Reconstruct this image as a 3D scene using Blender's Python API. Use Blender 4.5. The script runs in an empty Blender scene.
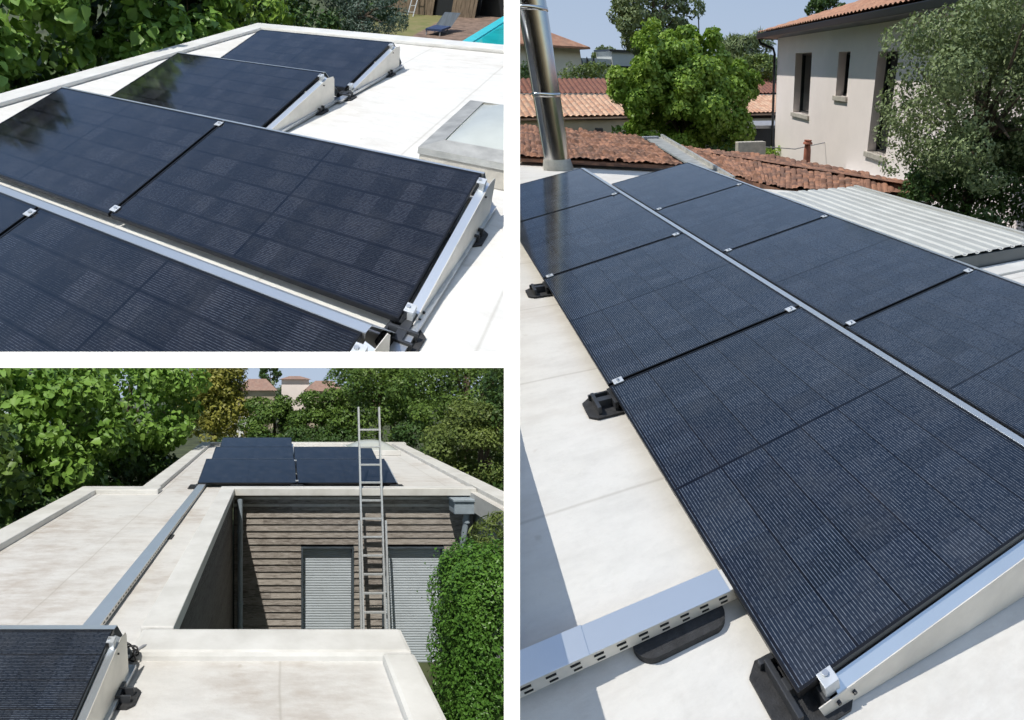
import bpy, bmesh, math, random
import numpy as np
from mathutils import Vector, Matrix
R = math.radians
sc = bpy.context.scene

# ------------------------------------------------------------------ camera, sky, suns, exposure
EYE = np.array([0.0, 0.0, 6.0])
FOCAL_PX = 531.0
cam_d = bpy.data.cameras.new('camera')
cam = bpy.data.objects.new('camera', cam_d)
sc.collection.objects.link(cam)
cam.location = EYE
cam.rotation_euler = (R(90), 0, 0)
cam_d.sensor_fit = 'HORIZONTAL'
cam_d.sensor_width = 36
cam_d.lens = 36 * FOCAL_PX / 1024
cam_d.shift_y = 25 / 1024
cam_d.clip_start = 0.05
cam_d.clip_end = 3000
sc.camera = cam

world = bpy.data.worlds.new('World')
sc.world = world
world.use_nodes = True
wn = world.node_tree.nodes
bg = wn['Background']
sky = wn.new('ShaderNodeTexSky')
sky.sky_type = 'NISHITA'
sky.sun_disc = False
sky.sun_elevation = R(59)
sky.sun_rotation = R(178)
sky.air_density = 1.4
sky.dust_density = 0.7
sky.ozone_density = 3.0
world.node_tree.links.new(sky.outputs[0], bg.inputs[0])
bg.inputs[1].default_value = 0.085
sc.view_settings.view_transform = 'Standard'
sc.view_settings.look = 'None'
sc.view_settings.gamma = 1
sc.view_settings.exposure = 0.72
sc.cycles.max_bounces = 6
sc.cycles.diffuse_bounces = 3
sc.cycles.glossy_bounces = 3
sc.cycles.transparent_max_bounces = 4
sc.cycles.use_denoising = True
sc.cycles.sample_clamp_indirect = 6


class Place:
    """One of the three roof places. L maps its own metres (x, y, z up) to the scene, sheared and for two places tilted about the camera, O is its origin."""
    def __init__(s, L, O, sun_dir, strength, keep, name):
        s.L = np.array(L); s.O = np.array(O)  # L shears each place about the camera; P1 and P3 are tilted too
        s.keep = keep
        s.col = bpy.data.collections.new(name)
        sc.collection.children.link(s.col)
        sd = bpy.data.lights.new('sun', 'SUN')
        sd.energy = strength; sd.angle = R(0.55); sd.color = (1.0, 0.945, 0.85)
        so = bpy.data.objects.new('sun', sd)
        sc.collection.objects.link(so)
        d = s.L @ np.array(sun_dir, float)
        so.location = (0, 0, 40)
        so.rotation_euler = Vector(d).to_track_quat('Z', 'Y').to_euler()
        so.light_linking.receiver_collection = s.col
        so.light_linking.blocker_collection = s.col
        s.sun = so

def col_plane(c, sign):      # keeps what is on one side of an upright plane through the camera and a divider's image column
    return (np.array([sign, -sign * (c - 512) / FOCAL_PX, 0.0]), EYE)
def row_plane(r, sign):      # sign +1 keeps what is above
    return (np.array([0.0, sign * (r - 385) / FOCAL_PX, sign * 1.0]), EYE)

P1 = Place([[1.064, 0.2266, 0.2373], [-0.4884, 0.691, -0.5329], [-0.4071, 0.6242, 0.7124]],
           [-2.3136, 3.0495, 6.982], (-.38, -.5, 1), 2.6, [col_plane(508, -1), row_plane(356, 1)], 'upper_roof_place')
P2 = Place([[1.0, -0.4369, 0.0], [0.0, 1.0, 0.0], [0.0, 0.0, 1.0]],
           [0.0, 0.0, 4.21], (-.236, -.6, 1), 2.75, [col_plane(508, -1), row_plane(364, -1)], 'patio_place')
P3 = Place([[1.083, -0.1426, -0.2157], [0.4484, 0.737, -0.5057], [0.2311, 0.451, 0.8621]],
           [0.7243, 1.3482, 5.2177], (-.5, .38, 1), 2.75, [col_plane(516, 1)], 'large_roof_place')

# ------------------------------------------------------------------ materials
def nodes(name):
    m = bpy.data.materials.new(name); m.use_nodes = True
    nt = m.node_tree
    return m, nt, nt.nodes['Principled BSDF'], nt.links
def N(nt, t, **kw):
    n = nt.nodes.new(t)
    for k, v in kw.items(): setattr(n, k, v)
    return n
def mathn(nt, op, a, b=None, c=None):
    n = nt.nodes.new('ShaderNodeMath'); n.operation = op
    for i, v in enumerate((a, b, c)):
        if v is None: continue
        if isinstance(v, (int, float)): n.inputs[i].default_value = v
        else: nt.links.new(v, n.inputs[i])
    return n.outputs[0]
def mixc(nt, f, a, b):
    n = nt.nodes.new('ShaderNodeMix'); n.data_type = 'RGBA'
    if isinstance(f, (int, float)): n.inputs[0].default_value = f
    else: nt.links.new(f, n.inputs[0])
    for i, v in ((6, a), (7, b)):
        if isinstance(v, (tuple, list)): n.inputs[i].default_value = (*v[:3], 1)
        else: nt.links.new(v, n.inputs[i])
    return n.outputs[2]
def ramp(nt, f, lo, hi):
    n = nt.nodes.new('ShaderNodeMapRange'); n.clamp = True
    nt.links.new(f, n.inputs[0]); n.inputs[1].default_value = lo; n.inputs[2].default_value = hi
    return n.outputs[0]
def noise(nt, vec, scale, detail=4, rough=.6, stretch=None):
    n = nt.nodes.new('ShaderNodeTexNoise'); n.inputs['Scale'].default_value = scale
    n.inputs['Detail'].default_value = detail; n.inputs['Roughness'].default_value = rough
    if stretch:
        mp = nt.nodes.new('ShaderNodeMapping'); mp.inputs['Scale'].default_value = stretch
        nt.links.new(vec, mp.inputs[0]); vec = mp.outputs[0]
    nt.links.new(vec, n.inputs['Vector'])
    return n.outputs['Fac']
def uvout(nt): return nt.nodes.new('ShaderNodeUVMap').outputs[0]

def plain(name, col, rough=.6, metal=0, var=.15, scale=6, bump=0, spec=.5, col2=None, stretch=None):
    m, nt, b, ln = nodes(name)
    uv = uvout(nt)
    f = noise(nt, uv, scale, 5, .62, stretch)
    c2 = col2 or tuple(c * (1 - var * 1.6) for c in col)
    c1 = tuple(min(1, c * (1 + var * .5)) for c in col)
    ln.new(mixc(nt, ramp(nt, f, .35, .68), c1, c2), b.inputs['Base Color'])
    b.inputs['Roughness'].default_value = rough; b.inputs['Metallic'].default_value = metal
    b.inputs['Specular IOR Level'].default_value = spec
    if bump:
        bn = nt.nodes.new('ShaderNodeBump'); bn.inputs['Strength'].default_value = bump
        bn.inputs['Distance'].default_value = .01
        ln.new(noise(nt, uv, scale * 6, 4), bn.inputs['Height']); ln.new(bn.outputs[0], b.inputs['Normal'])
    return m

def membrane(name, base, seam_x=0, seam_y=0, stain=(.42, .33, .24), amount=.3):
    """white roofing membrane with weathering stains, dust and welded seams"""
    m, nt, b, ln = nodes(name)
    uv = uvout(nt)
    big = noise(nt, uv, .55, 5, .65)
    fine = noise(nt, uv, 34, 3, .7)
    mid = noise(nt, uv, 3.2, 6, .7, (1, 2.2, 1))
    c = mixc(nt, ramp(nt, mid, .42, .75), base, tuple(x * .86 for x in base))
    st = mathn(nt, 'MULTIPLY', ramp(nt, big, .44, .66), amount)
    st = mathn(nt, 'MULTIPLY', st, ramp(nt, mid, .3, .7))
    c = mixc(nt, st, c, stain)
    spots = noise(nt, uv, 9, 2, .5)
    c = mixc(nt, mathn(nt, 'MULTIPLY', ramp(nt, spots, .70, .78), .35), c, (.3, .27, .22))
    c = mixc(nt, mathn(nt, 'MULTIPLY', ramp(nt, fine, .5, .8), .14), c, (.38, .36, .33))
    sep = N(nt, 'ShaderNodeSeparateXYZ'); ln.new(uv, sep.inputs[0])
    for k, s in ((0, seam_x), (1, seam_y)):
        if not s: continue
        wob = mathn(nt, 'MULTIPLY', mathn(nt, 'SUBTRACT', noise(nt, uv, 1.5, 2), .5), .03)
        fr = mathn(nt, 'PINGPONG', mathn(nt, 'ADD', sep.outputs[k], wob), s / 2)
        line = ramp(nt, fr, .012, .0)
        edge = ramp(nt, fr, .10, .0)
        c = mixc(nt, mathn(nt, 'MULTIPLY', line, .45), c, (.30, .28, .25))
        c = mixc(nt, mathn(nt, 'MULTIPLY', edge, .08), c, (.40, .37, .33))
    ln.new(c, b.inputs['Base Color'])
    b.inputs['Roughness'].default_value = .75; b.inputs['Specular IOR Level'].default_value = .25
    bn = nt.nodes.new('ShaderNodeBump'); bn.inputs['Strength'].default_value = .25; bn.inputs['Distance'].default_value = .008
    ln.new(mathn(nt, 'ADD', noise(nt, uv, 26, 5), mathn(nt, 'MULTIPLY', noise(nt, uv, 2.4, 4, .6, (1, 3, 1)), 2.2)), bn.inputs['Height']); ln.new(bn.outputs[0], b.inputs['Normal'])
    return m

def solar_glass(name, line_gain=1.0, rough=.09, tint=(.010, .012, .020), gw=1.0, cc=1.0):
    m, nt, b, ln = nodes(name)
    uv = uvout(nt)
    sep = N(nt, 'ShaderNodeSeparateXYZ'); ln.new(uv, sep.inputs[0])
    u, v = sep.outputs[0], sep.outputs[1]
    CU, CV = .0912, .1833  # cell pitch
    # two halves with a gap in the middle; cells in each half
    inv_u = mathn(nt, 'SUBTRACT', mathn(nt, 'ABSOLUTE', mathn(nt, 'SUBTRACT', u, .861)), .006)
    cu = mathn(nt, 'DIVIDE', inv_u, CU)
    cv = mathn(nt, 'DIVIDE', mathn(nt, 'SUBTRACT', v, .017), CV)
    fu = mathn(nt, 'FRACT', cu); fv = mathn(nt, 'FRACT', cv)
    side = mathn(nt, 'GREATER_THAN', u, .861)
    comb = N(nt, 'ShaderNodeCombineXYZ')
    ln.new(mathn(nt, 'ADD', mathn(nt, 'FLOOR', cu), mathn(nt, 'MULTIPLY', side, 31)), comb.inputs[0])
    ln.new(mathn(nt, 'FLOOR', cv), comb.inputs[1])
    info = N(nt, 'ShaderNodeObjectInfo'); ln.new(mathn(nt, 'MULTIPLY', info.outputs['Random'], 57), comb.inputs[2])
    wnz = N(nt, 'ShaderNodeTexWhiteNoise'); ln.new(comb.outputs[0], wnz.inputs[0])
    cellv = wnz.outputs['Value']
    c = mixc(nt, cellv, tint, tuple(q * (1 + .65 * cc) for q in tint))
    # dark gaps between the cells
    gu = ramp(nt, mathn(nt, 'PINGPONG', cu, .5), .02, .008)
    gv = ramp(nt, mathn(nt, 'PINGPONG', cv, .5), .028 * gw, .013 * gw)
    gap = mathn(nt, 'MAXIMUM', gv, mathn(nt, 'MULTIPLY', gu, .35))
    outside = mathn(nt, 'LESS_THAN', inv_u, 0)
    gap = mathn(nt, 'MAXIMUM', gap, outside)
    # fine silver wires, broken at every cell
    wires = mathn(nt, 'PINGPONG', mathn(nt, 'MULTIPLY', fv, 17), .5)
    w = ramp(nt, wires, .38, .48)
    w = mathn(nt, 'MULTIPLY', w, mathn(nt, 'SUBTRACT', 1, gap))
    w = mathn(nt, 'MULTIPLY', w, mathn(nt, 'MULTIPLY_ADD', cellv, .45 * cc, .85 - .25 * cc))
    jit = N(nt, 'ShaderNodeTexNoise'); jit.inputs['Scale'].default_value = 60; ln.new(uv, jit.inputs['Vector'])
    w = mathn(nt, 'MULTIPLY', w, ramp(nt, jit.outputs['Fac'], .30, .55))
    w = mathn(nt, 'MULTIPLY', w, line_gain)
    c = mixc(nt, w, c, (.30, .34, .40))
    c = mixc(nt, gap, c, (.002, .002, .004))
    # light dust
    dust = noise(nt, uv, 5, 6, .7)
    c = mixc(nt, mathn(nt, 'MULTIPLY', ramp(nt, dust, .45, .8), .045), c, (.35, .34, .33))
    ln.new(c, b.inputs['Base Color'])
    b.inputs['IOR'].default_value = 1.5
    rr = mathn(nt, 'ADD', mathn(nt, 'MULTIPLY', cellv, .04), rough)
    ln.new(rr, b.inputs['Roughness'])
    return m

def leaf_mat(name, a, b_, trans=.28, rough=.45):
    m, nt, b, ln = nodes(name)
    at = N(nt, 'ShaderNodeAttribute'); at.attribute_name = 'tint'
    c = mixc(nt, at.outputs['Fac'], a, b_)
    ln.new(c, b.inputs['Base Color']); b.inputs['Roughness'].default_value = rough
    b.inputs['Specular IOR Level'].default_value = .35
    tr = N(nt, 'ShaderNodeBsdfTranslucent')
    ln.new(mixc(nt, .5, c, (.16, .24, .02)), tr.inputs[0])
    mx = N(nt, 'ShaderNodeMixShader'); mx.inputs[0].default_value = trans
    ln.new(b.outputs[0], mx.inputs[1]); ln.new(tr.outputs[0], mx.inputs[2])
    ln.new(mx.outputs[0], nt.nodes['Material Output'].inputs[0])
    return m

def tile_mat(name, a, b_, c_, sx=.2, sy=.38):
    m, nt, b, ln = nodes(name)
    uv = uvout(nt)
    sep = N(nt, 'ShaderNodeSeparateXYZ'); ln.new(uv, sep.inputs[0])
    comb = N(nt, 'ShaderNodeCombineXYZ')
    ln.new(mathn(nt, 'FLOOR', mathn(nt, 'DIVIDE', sep.outputs[0], sx)), comb.inputs[0])
    ln.new(mathn(nt, 'FLOOR', mathn(nt, 'DIVIDE', sep.outputs[1], sy)), comb.inputs[1])
    wz = N(nt, 'ShaderNodeTexWhiteNoise'); ln.new(comb.outputs[0], wz.inputs[0])
    c = mixc(nt, ramp(nt, wz.outputs['Value'], .1, .9), a, b_)
    c = mixc(nt, ramp(nt, noise(nt, uv, 2.1, 6, .75), .48, .72), c, c_)
    c = mixc(nt, mathn(nt, 'MULTIPLY', ramp(nt, noise(nt, uv, 14, 4, .7), .45, .75), .5), c, tuple(x * .55 for x in c_))
    ln.new(c, b.inputs['Base Color']); b.inputs['Roughness'].default_value = .9
    b.inputs['Specular IOR Level'].default_value = .2
    return m

def wood_mat(name, k=1.0):
    m, nt, b, ln = nodes(name)
    uv = uvout(nt)
    sep = N(nt, 'ShaderNodeSeparateXYZ'); ln.new(uv, sep.inputs[0])
    row = mathn(nt, 'FLOOR', mathn(nt, 'DIVIDE', sep.outputs[1], .115))
    comb = N(nt, 'ShaderNodeCombineXYZ'); ln.new(row, comb.inputs[1])
    ln.new(mathn(nt, 'FLOOR', mathn(nt, 'ADD', mathn(nt, 'DIVIDE', sep.outputs[0], 1.9), mathn(nt, 'MULTIPLY', row, .37))), comb.inputs[0])
    wz = N(nt, 'ShaderNodeTexWhiteNoise'); ln.new(comb.outputs[0], wz.inputs[0])
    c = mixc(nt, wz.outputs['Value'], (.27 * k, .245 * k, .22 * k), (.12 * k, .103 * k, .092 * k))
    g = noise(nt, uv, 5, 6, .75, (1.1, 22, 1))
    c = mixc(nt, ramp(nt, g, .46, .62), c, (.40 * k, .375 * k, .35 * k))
    g2 = noise(nt, uv, 3, 6, .7, (1.5, 9, 1))
    c = mixc(nt, mathn(nt, 'MULTIPLY', ramp(nt, g2, .5, .68), .75), c, (.05, .038, .032))
    ln.new(c, b.inputs['Base Color']); b.inputs['Roughness'].default_value = .85
    return m

M = {}
M['white'] = plain('white_gutter_paint', (.93, .93, .92), .6, var=.01)
M['roof1'] = membrane('membrane_upper', (.64, .635, .615), 1.02, 0, (.36, .27, .18), .35)
M['roof2'] = membrane('membrane_patio', (.60, .60, .595), .98, 0, (.30, .225, .165), .75)
M['roof3'] = membrane('membrane_large', (.60, .59, .565), 0, 1.05, (.40, .31, .24), .40)
M['coping'] = plain('white_coping', (.66, .66, .65), .5, var=.06, scale=2.5, col2=(.54, .535, .515))
M['glass1'] = solar_glass('solar_glass_upper', .24, .06, (.0055, .0056, .008), 1.4, 1.4)
M['glass2'] = solar_glass('solar_glass_patio', .12, .10, (.005, .007, .013))
M['glass3'] = solar_glass('solar_glass_large', .58, .10, (.007, .011, .020), 1.0, .7)
M['frame'] = plain('black_anodised', (.018, .019, .022), .35, .6, var=.1)
M['galv'] = plain('galvanised_steel', (.62, .64, .66), .38, .85, var=.12, scale=9)
M['galvlight'] = plain('pale_steel_sheet', (.74, .71, .65), .5, .35, var=.1, scale=4)
M['galvblue'] = plain('bright_flange', (.66, .71, .76), .38, .75, var=.03, scale=2)
M['rubber'] = plain('black_rubber', (.028, .029, .032), .75, var=.3, scale=30, bump=.4)
M['plastic'] = plain('dark_plastic', (.035, .038, .044), .45, var=.2, scale=12)
M['alu'] = plain('aluminium', (.62, .65, .68), .42, .45, var=.08, scale=20)
M['steel'] = plain('polished_flue_steel', (.66, .64, .61), .2, 1.0, var=.06, scale=3)
M['slot'] = plain('slot_shadow', (.01, .01, .01), .9, var=0)
M['wood'] = wood_mat('weathered_cladding')
M['wood_painted_shade'] = wood_mat('cladding_painted_shade', .42)  # same boards darkened, patio shade put into the colour
M['slate'] = plain('dark_grey_panel', (.065, .085, .105), .55, var=.35, scale=1.6, stretch=(3, .5, 1))
M['greywall'] = plain('grey_render', (.42, .44, .47), .85, var=.12, scale=2)
M['shutter'] = plain('shutter_grey', (.40, .45, .50), .5, var=.06, scale=3)
M['pvc'] = plain('grey_pvc', (.30, .36, .42), .45, var=.1)
M['tiles_old'] = tile_mat('weathered_roman_tiles', (.36, .19, .125), (.17, .095, .07), (.12, .09, .075), .10, .13)
M['tiles_orange'] = tile_mat('orange_tiles', (.60, .40, .28), (.48, .27, .18), (.40, .27, .20), .26, .4)
M['tiles_hazed'] = tile_mat('far_tiles_hazed', (.36, .24, .20), (.30, .19, .16), (.26, .20, .18))  # far tiles greyed, haze of the air put into their colour
M['tiles_red'] = tile_mat('red_brown_tiles', (.26, .12, .085), (.20, .09, .07), (.15, .09, .075))
M['tiles_house'] = tile_mat('house_tiles', (.44, .25, .17), (.36, .19, .13), (.27, .17, .13), .22, .35)
M['render'] = plain('pale_pink_render', (.84, .77, .745), .9, var=.03, scale=1.2)
M['render2'] = plain('white_render', (.66, .66, .63), .9, var=.06, scale=1)
M['beige'] = plain('beige_wall', (.42, .36, .28), .9, var=.15, scale=1)
M['bluegrey'] = plain('blue_grey_wall', (.46, .50, .52), .9, var=.06, scale=1)
M['black'] = plain('black_fascia', (.014, .016, .02), .4, var=.1)
M['pane'] = plain('window_pane', (.012, .016, .018), .06, var=.1, spec=.6)
M['stone'] = plain('sill_stone', (.48, .45, .40), .85, var=.15, scale=8)
M['corr'] = plain('white_corrugated_sheet', (.43, .44, .425), .45, var=.08, scale=3)
M['darkstrip'] = plain('dark_fascia_sheet', (.055, .075, .09), .4, .3, var=.15, scale=2)
M['zinc'] = plain('zinc_flashing', (.52, .51, .47), .45, .5, var=.2, scale=6)
M['terracotta'] = plain('terracotta', (.36, .13, .08), .85, var=.2, scale=8)
M['dome'] = plain('skylight_dome', (.46, .49, .475), .25, var=.04)
M['bark'] = plain('bark', (.11, .085, .06), .95, var=.35, scale=9, bump=.5)
M['lawn'] = plain('lawn', (.11, .12, .035), .95, var=.3, scale=2, bump=.4, col2=(.20, .17, .075))
M['soil'] = plain('garden_ground', (.06, .075, .03), .95, var=.4, scale=.8, bump=.3)
M['paving'] = plain('dark_paving', (.085, .075, .085), .9, var=.2, scale=4)
M['dirt'] = plain('red_dirt', (.20, .135, .10), .95, var=.3, scale=3, bump=.3)
M['water'] = plain('pool_water', (.02, .46, .50), .05, var=.12, scale=1.2)
M['liner'] = plain('pool_edge', (.05, .50, .58), .4, var=.08, scale=3)
M['shed'] = plain('shed_boards', (.20, .15, .105), .9, var=.35, scale=3, stretch=(9, .6, 1))
M['blue'] = plain('blue_plastic', (.03, .05, .12), .5, var=.15)
M['grey'] = plain('mid_grey', (.30, .31, .34), .6, var=.15)
M['cable'] = plain('cable', (.02, .02, .022), .5, var=.1)
G = {}
G['broad'] = leaf_mat('leaf_broad', (.10, .21, .035), (.25, .42, .08))
G['broad_light'] = leaf_mat('leaf_light', (.15, .29, .04), (.36, .50, .09), .35)
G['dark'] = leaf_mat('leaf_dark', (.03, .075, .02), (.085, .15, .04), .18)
G['midgreen'] = leaf_mat('leaf_mid', (.06, .125, .027), (.16, .25, .05), .22)
G['olive'] = leaf_mat('leaf_olive', (.09, .14, .04), (.20, .26, .065), .22)
G['yellow'] = leaf_mat('leaf_yellow', (.20, .215, .045), (.36, .34, .07), .3)
G['blue'] = leaf_mat('leaf_blue', (.045, .085, .065), (.12, .17, .14), .12)
G['grey'] = leaf_mat('leaf_grey', (.11, .155, .065), (.26, .32, .15), .18)
G['hedge'] = leaf_mat('leaf_hedge', (.05, .14, .022), (.14, .29, .05), .22, .35)

# ------------------------------------------------------------------ mesh helpers
class MB:
    def __init__(s): s.v = []; s.f = []; s.m = []; s.s = []; s.uv = {}
    def add(s, vs, fs, mat=0, smooth=False, uvs=None):
        o = len(s.v); s.v.extend([tuple(map(float, p)) for p in vs])
        for i, f in enumerate(fs):
            if uvs is not None: s.uv[len(s.f)] = uvs[i]
            s.f.append([o + k for k in f]); s.m.append(mat); s.s.append(smooth)
    def box(s, lo, hi, mat=0, bev=0.0, fn=None):
        x0, y0, z0 = lo; x1, y1, z1 = hi
        if bev:
            bm = bmesh.new()
            bmesh.ops.create_cube(bm, size=1)
            for v in bm.verts:
                v.co = ((x0 + x1) / 2 + v.co.x * (x1 - x0), (y0 + y1) / 2 + v.co.y * (y1 - y0), (z0 + z1) / 2 + v.co.z * (z1 - z0))
            bmesh.ops.bevel(bm, geom=list(bm.edges), offset=bev, segments=2, affect='EDGES', profile=.6)
            bm.verts.index_update()
            vs = [tuple(v.co) for v in bm.verts]; fs = [[v.index for v in f.verts] for f in bm.faces]; bm.free()
        else:
            vs = [(x0, y0, z0), (x1, y0, z0), (x1, y1, z0), (x0, y1, z0), (x0, y0, z1), (x1, y0, z1), (x1, y1, z1), (x0, y1, z1)]
            fs = [(0, 3, 2, 1), (4, 5, 6, 7), (0, 1, 5, 4), (1, 2, 6, 5), (2, 3, 7, 6), (3, 0, 4, 7)]
        if fn: vs = [fn(*p) for p in vs]
        s.add(vs, fs, mat)
    def prism(s, poly, d, mat=0, fn=None):
        """poly: list of 3-D points (planar), d: offset vector"""
        n = len(poly); a = [np.array(p, float) for p in poly]; b = [p + np.array(d, float) for p in a]
        vs = a + b
        if fn: vs = [fn(*p) for p in vs]
        s.add(vs, [list(range(n))[::-1], list(range(n, 2 * n))] + [(i, (i + 1) % n, n + (i + 1) % n, n + i) for i in range(n)], mat)
    def tube(s, pts, r, n=12, mat=0, caps=True, fn=None):
        pts = [np.array(p, float) for p in pts]
        rs = r if isinstance(r, (list, tuple)) else [r] * len(pts)
        vs = []; prev = None
        for i, p in enumerate(pts):
            t = pts[min(i + 1, len(pts) - 1)] - pts[max(i - 1, 0)]; t = t / (np.linalg.norm(t) + 1e-9)
            a = np.array([0, 0, 1.0]) if abs(t[2]) < .9 else np.array([1.0, 0, 0])
            if prev is not None: a = prev
            u = np.cross(t, a); u /= np.linalg.norm(u) + 1e-9; w = np.cross(u, t); prev = w
            for k in range(n):
                q = 2 * math.pi * k / n
                vs.append(p + rs[i] * (math.cos(q) * u + math.sin(q) * w))
        if fn: vs = [fn(*p) for p in vs]
        fs = [(i * n + k, i * n + (k + 1) % n, (i + 1) * n + (k + 1) % n, (i + 1) * n + k) for i in range(len(pts) - 1) for k in range(n)]
        s.add(vs, fs, mat, True)
        if caps:
            s.add(vs[:n], [list(range(n))[::-1]], mat); s.add(vs[-n:], [list(range(n))], mat)
    def grid(s, nx, ny, fn, mat=0, smooth=False, uvfn=None):
        vs = [fn(i / nx, j / ny) for j in range(ny + 1) for i in range(nx + 1)]
        fs = [(j * (nx + 1) + i, j * (nx + 1) + i + 1, (j + 1) * (nx + 1) + i + 1, (j + 1) * (nx + 1) + i) for j in range(ny) for i in range(nx)]
        uvs = None
        if uvfn:
            uvs = []
            for j in range(ny):
                for i in range(nx):
                    uvs.append([uvfn(i / nx, j / ny), uvfn((i + 1) / nx, j / ny), uvfn((i + 1) / nx, (j + 1) / ny), uvfn(i / nx, (j + 1) / ny)])
        s.add(vs, fs, mat, smooth, uvs)

def props(o, label=None, cat=None, group=None, kind=None):
    if label: o['label'] = label
    if cat: o['category'] = cat
    if group: o['group'] = group
    if kind: o['kind'] = kind
    return o

class Ctx: pass
def thing(pl, name, label, cat, base=(0, 0, 0), group=None):
    o = bpy.data.objects.new(name, None); o.empty_display_size = .1
    pl.col.objects.link(o)
    o.location = pl.O + pl.L @ np.array(base, float)
    o['_b'] = [float(x) for x in base]
    return props(o, label, cat, group)

def mesh_from(pl, name, V, faces, mats, midx, smooth, uvs, base):
    W = (np.asarray(V, float) - np.array(base, float)) @ pl.L.T
    me = bpy.data.meshes.new(name)
    me.from_pydata(W.tolist(), [], faces)
    for m in mats: me.materials.append(m)
    me.polygons.foreach_set('material_index', midx)
    me.polygons.foreach_set('use_smooth', smooth)
    ul = me.uv_layers.new(name='UVMap')
    ul.data.foreach_set('uv', np.asarray(uvs, np.float32).ravel())
    me.update()
    return me

def build(pl, mb, name, mats, parent=None, base=None, label=None, cat=None, group=None, kind=None):
    if not isinstance(mats, (list, tuple)): mats = [mats]
    root = parent
    while root is not None and root.parent is not None: root = root.parent
    V = np.array(mb.v, float)
    if base is None:
        base = tuple(root['_b']) if root is not None else (tuple(V.mean(0)) if kind != 'structure' else (0, 0, 0))
    uvs = []
    for i, f in enumerate(mb.f):
        if i in mb.uv: uvs.extend(mb.uv[i]); continue
        p = V[f]; n = np.cross(p[1] - p[0], p[2] - p[0]) if len(f) > 2 else np.array([0, 0, 1])
        a = np.abs(n); k = int(a.argmax())
        if k == 2: uvs.extend(p[:, :2])
        elif k == 1: uvs.extend(p[:, [0, 2]])
        else: uvs.extend(p[:, [1, 2]])
    me = mesh_from(pl, name, V, mb.f, mats, mb.m, mb.s, np.array(uvs), base)
    bm = bmesh.new(); bm.from_mesh(me); bmesh.ops.recalc_face_normals(bm, faces=bm.faces); bm.to_mesh(me); bm.free()
    o = bpy.data.objects.new(name, me); pl.col.objects.link(o)
    if parent is not None: o.parent = parent
    else:
        o.location = pl.O + pl.L @ np.array(base, float)
        o['_b'] = [float(x) for x in base]
    return props(o, label, cat, group, kind)

def copy_tree(pl, o, delta, label=None, parent=None):
    c = o.copy(); pl.col.objects.link(c)
    if parent is None:
        c.location = Vector(o.location) + Vector(pl.L @ np.array(delta, float))
        c['_b'] = [a + b for a, b in zip(o['_b'], delta)]
        if label: c['label'] = label
    else: c.parent = parent
    for ch in [k for k in pl.col.objects if k.parent == o]: copy_tree(pl, ch, delta, None, c)
    return c

# ------------------------------------------------------------------ leaves
def leaves(pl, name, mat, pts, nrm, size, seed, parent=None, aspect=.55, droop=.35, jitter=.6, lobed=False, **kw):
    """one mesh of many folded leaves; pts/nrm in the place's metres"""
    rng = np.random.default_rng(seed)
    n = len(pts)
    nn = nrm + rng.normal(0, jitter, (n, 3)) + np.array([0, 0, .35]); nn /= np.linalg.norm(nn, axis=1)[:, None]
    ax = rng.normal(0, 1, (n, 3)); ax -= (ax * nn).sum(1)[:, None] * nn
    ax[:, 2] -= droop; ax -= (ax * nn).sum(1)[:, None] * nn
    ax /= np.linalg.norm(ax, axis=1)[:, None] + 1e-9
    sd = np.cross(nn, ax)
    L = size * rng.uniform(.42, 1.3, n)[:, None]; Wd = L * aspect * .5 * rng.uniform(.8, 1.2, n)[:, None]
    fold = Wd * .35
    if lobed:
        prof = [(-.45, 0, 0), (-.25, 1, 1), (.12, .85, .8), (.55, 0, -.3), (.12, -.85, .8), (-.25, -1, 1)]
        tri = [(0, 1, 2), (0, 2, 3), (0, 3, 4), (0, 4, 5)]
    else:
        prof = [(-.5, 0, 0), (-.02, 1, 1), (.5, 0, -.4), (-.02, -1, 1)]
        tri = [(0, 1, 2), (0, 2, 3)]
    k = len(prof)
    V = np.empty((n, k, 3))
    for i, (a, b, c) in enumerate(prof):
        V[:, i] = pts + ax * L * a + sd * Wd * b + nn * fold * c
    F = (np.arange(n)[:, None, None] * k + np.array(tri)[None]).reshape(-1, 3)
    V = V.reshape(-1, 3)
    ph = rng.uniform(0, 6.28, 3); fr = 2.6 / (np.ptp(pts, axis=0).max() / 3 + .4)
    wave = .5 + .5 * np.sin(pts[:, 0] * fr * 1.7 + ph[0]) * np.cos(pts[:, 2] * fr * 2.1 + pts[:, 1] * fr + ph[1])
    tint = np.clip(.6 * rng.beta(1.6, 1.6, n) + .4 * wave, 0, 1)
    root = parent
    base = tuple(root['_b']) if root is not None else tuple(V.mean(0))
    Wv = (V - np.array(base)) @ pl.L.T
    me = bpy.data.meshes.new(name)
    me.vertices.add(len(Wv)); me.vertices.foreach_set('co', Wv.ravel())
    me.loops.add(F.size); me.loops.foreach_set('vertex_index', F.ravel().astype(np.int32))
    me.polygons.add(len(F)); me.polygons.foreach_set('loop_start', (np.arange(len(F)) * 3).astype(np.int32))
    me.polygons.foreach_set('loop_total', np.full(len(F), 3, np.int32))
    me.update()
    at = me.attributes.new('tint', 'FLOAT', 'POINT'); at.data.foreach_set('value', np.repeat(tint, k).astype(np.float32))
    me.materials.append(mat); me.validate()
    o = bpy.data.objects.new(name, me); pl.col.objects.link(o)
    if parent is not None: o.parent = parent
    else:
        o.location = pl.O + pl.L @ np.array(base); o['_b'] = [float(x) for x in base]
    props(o, kw.get('label'), kw.get('cat'), kw.get('group'), kw.get('kind'))
    return o

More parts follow.
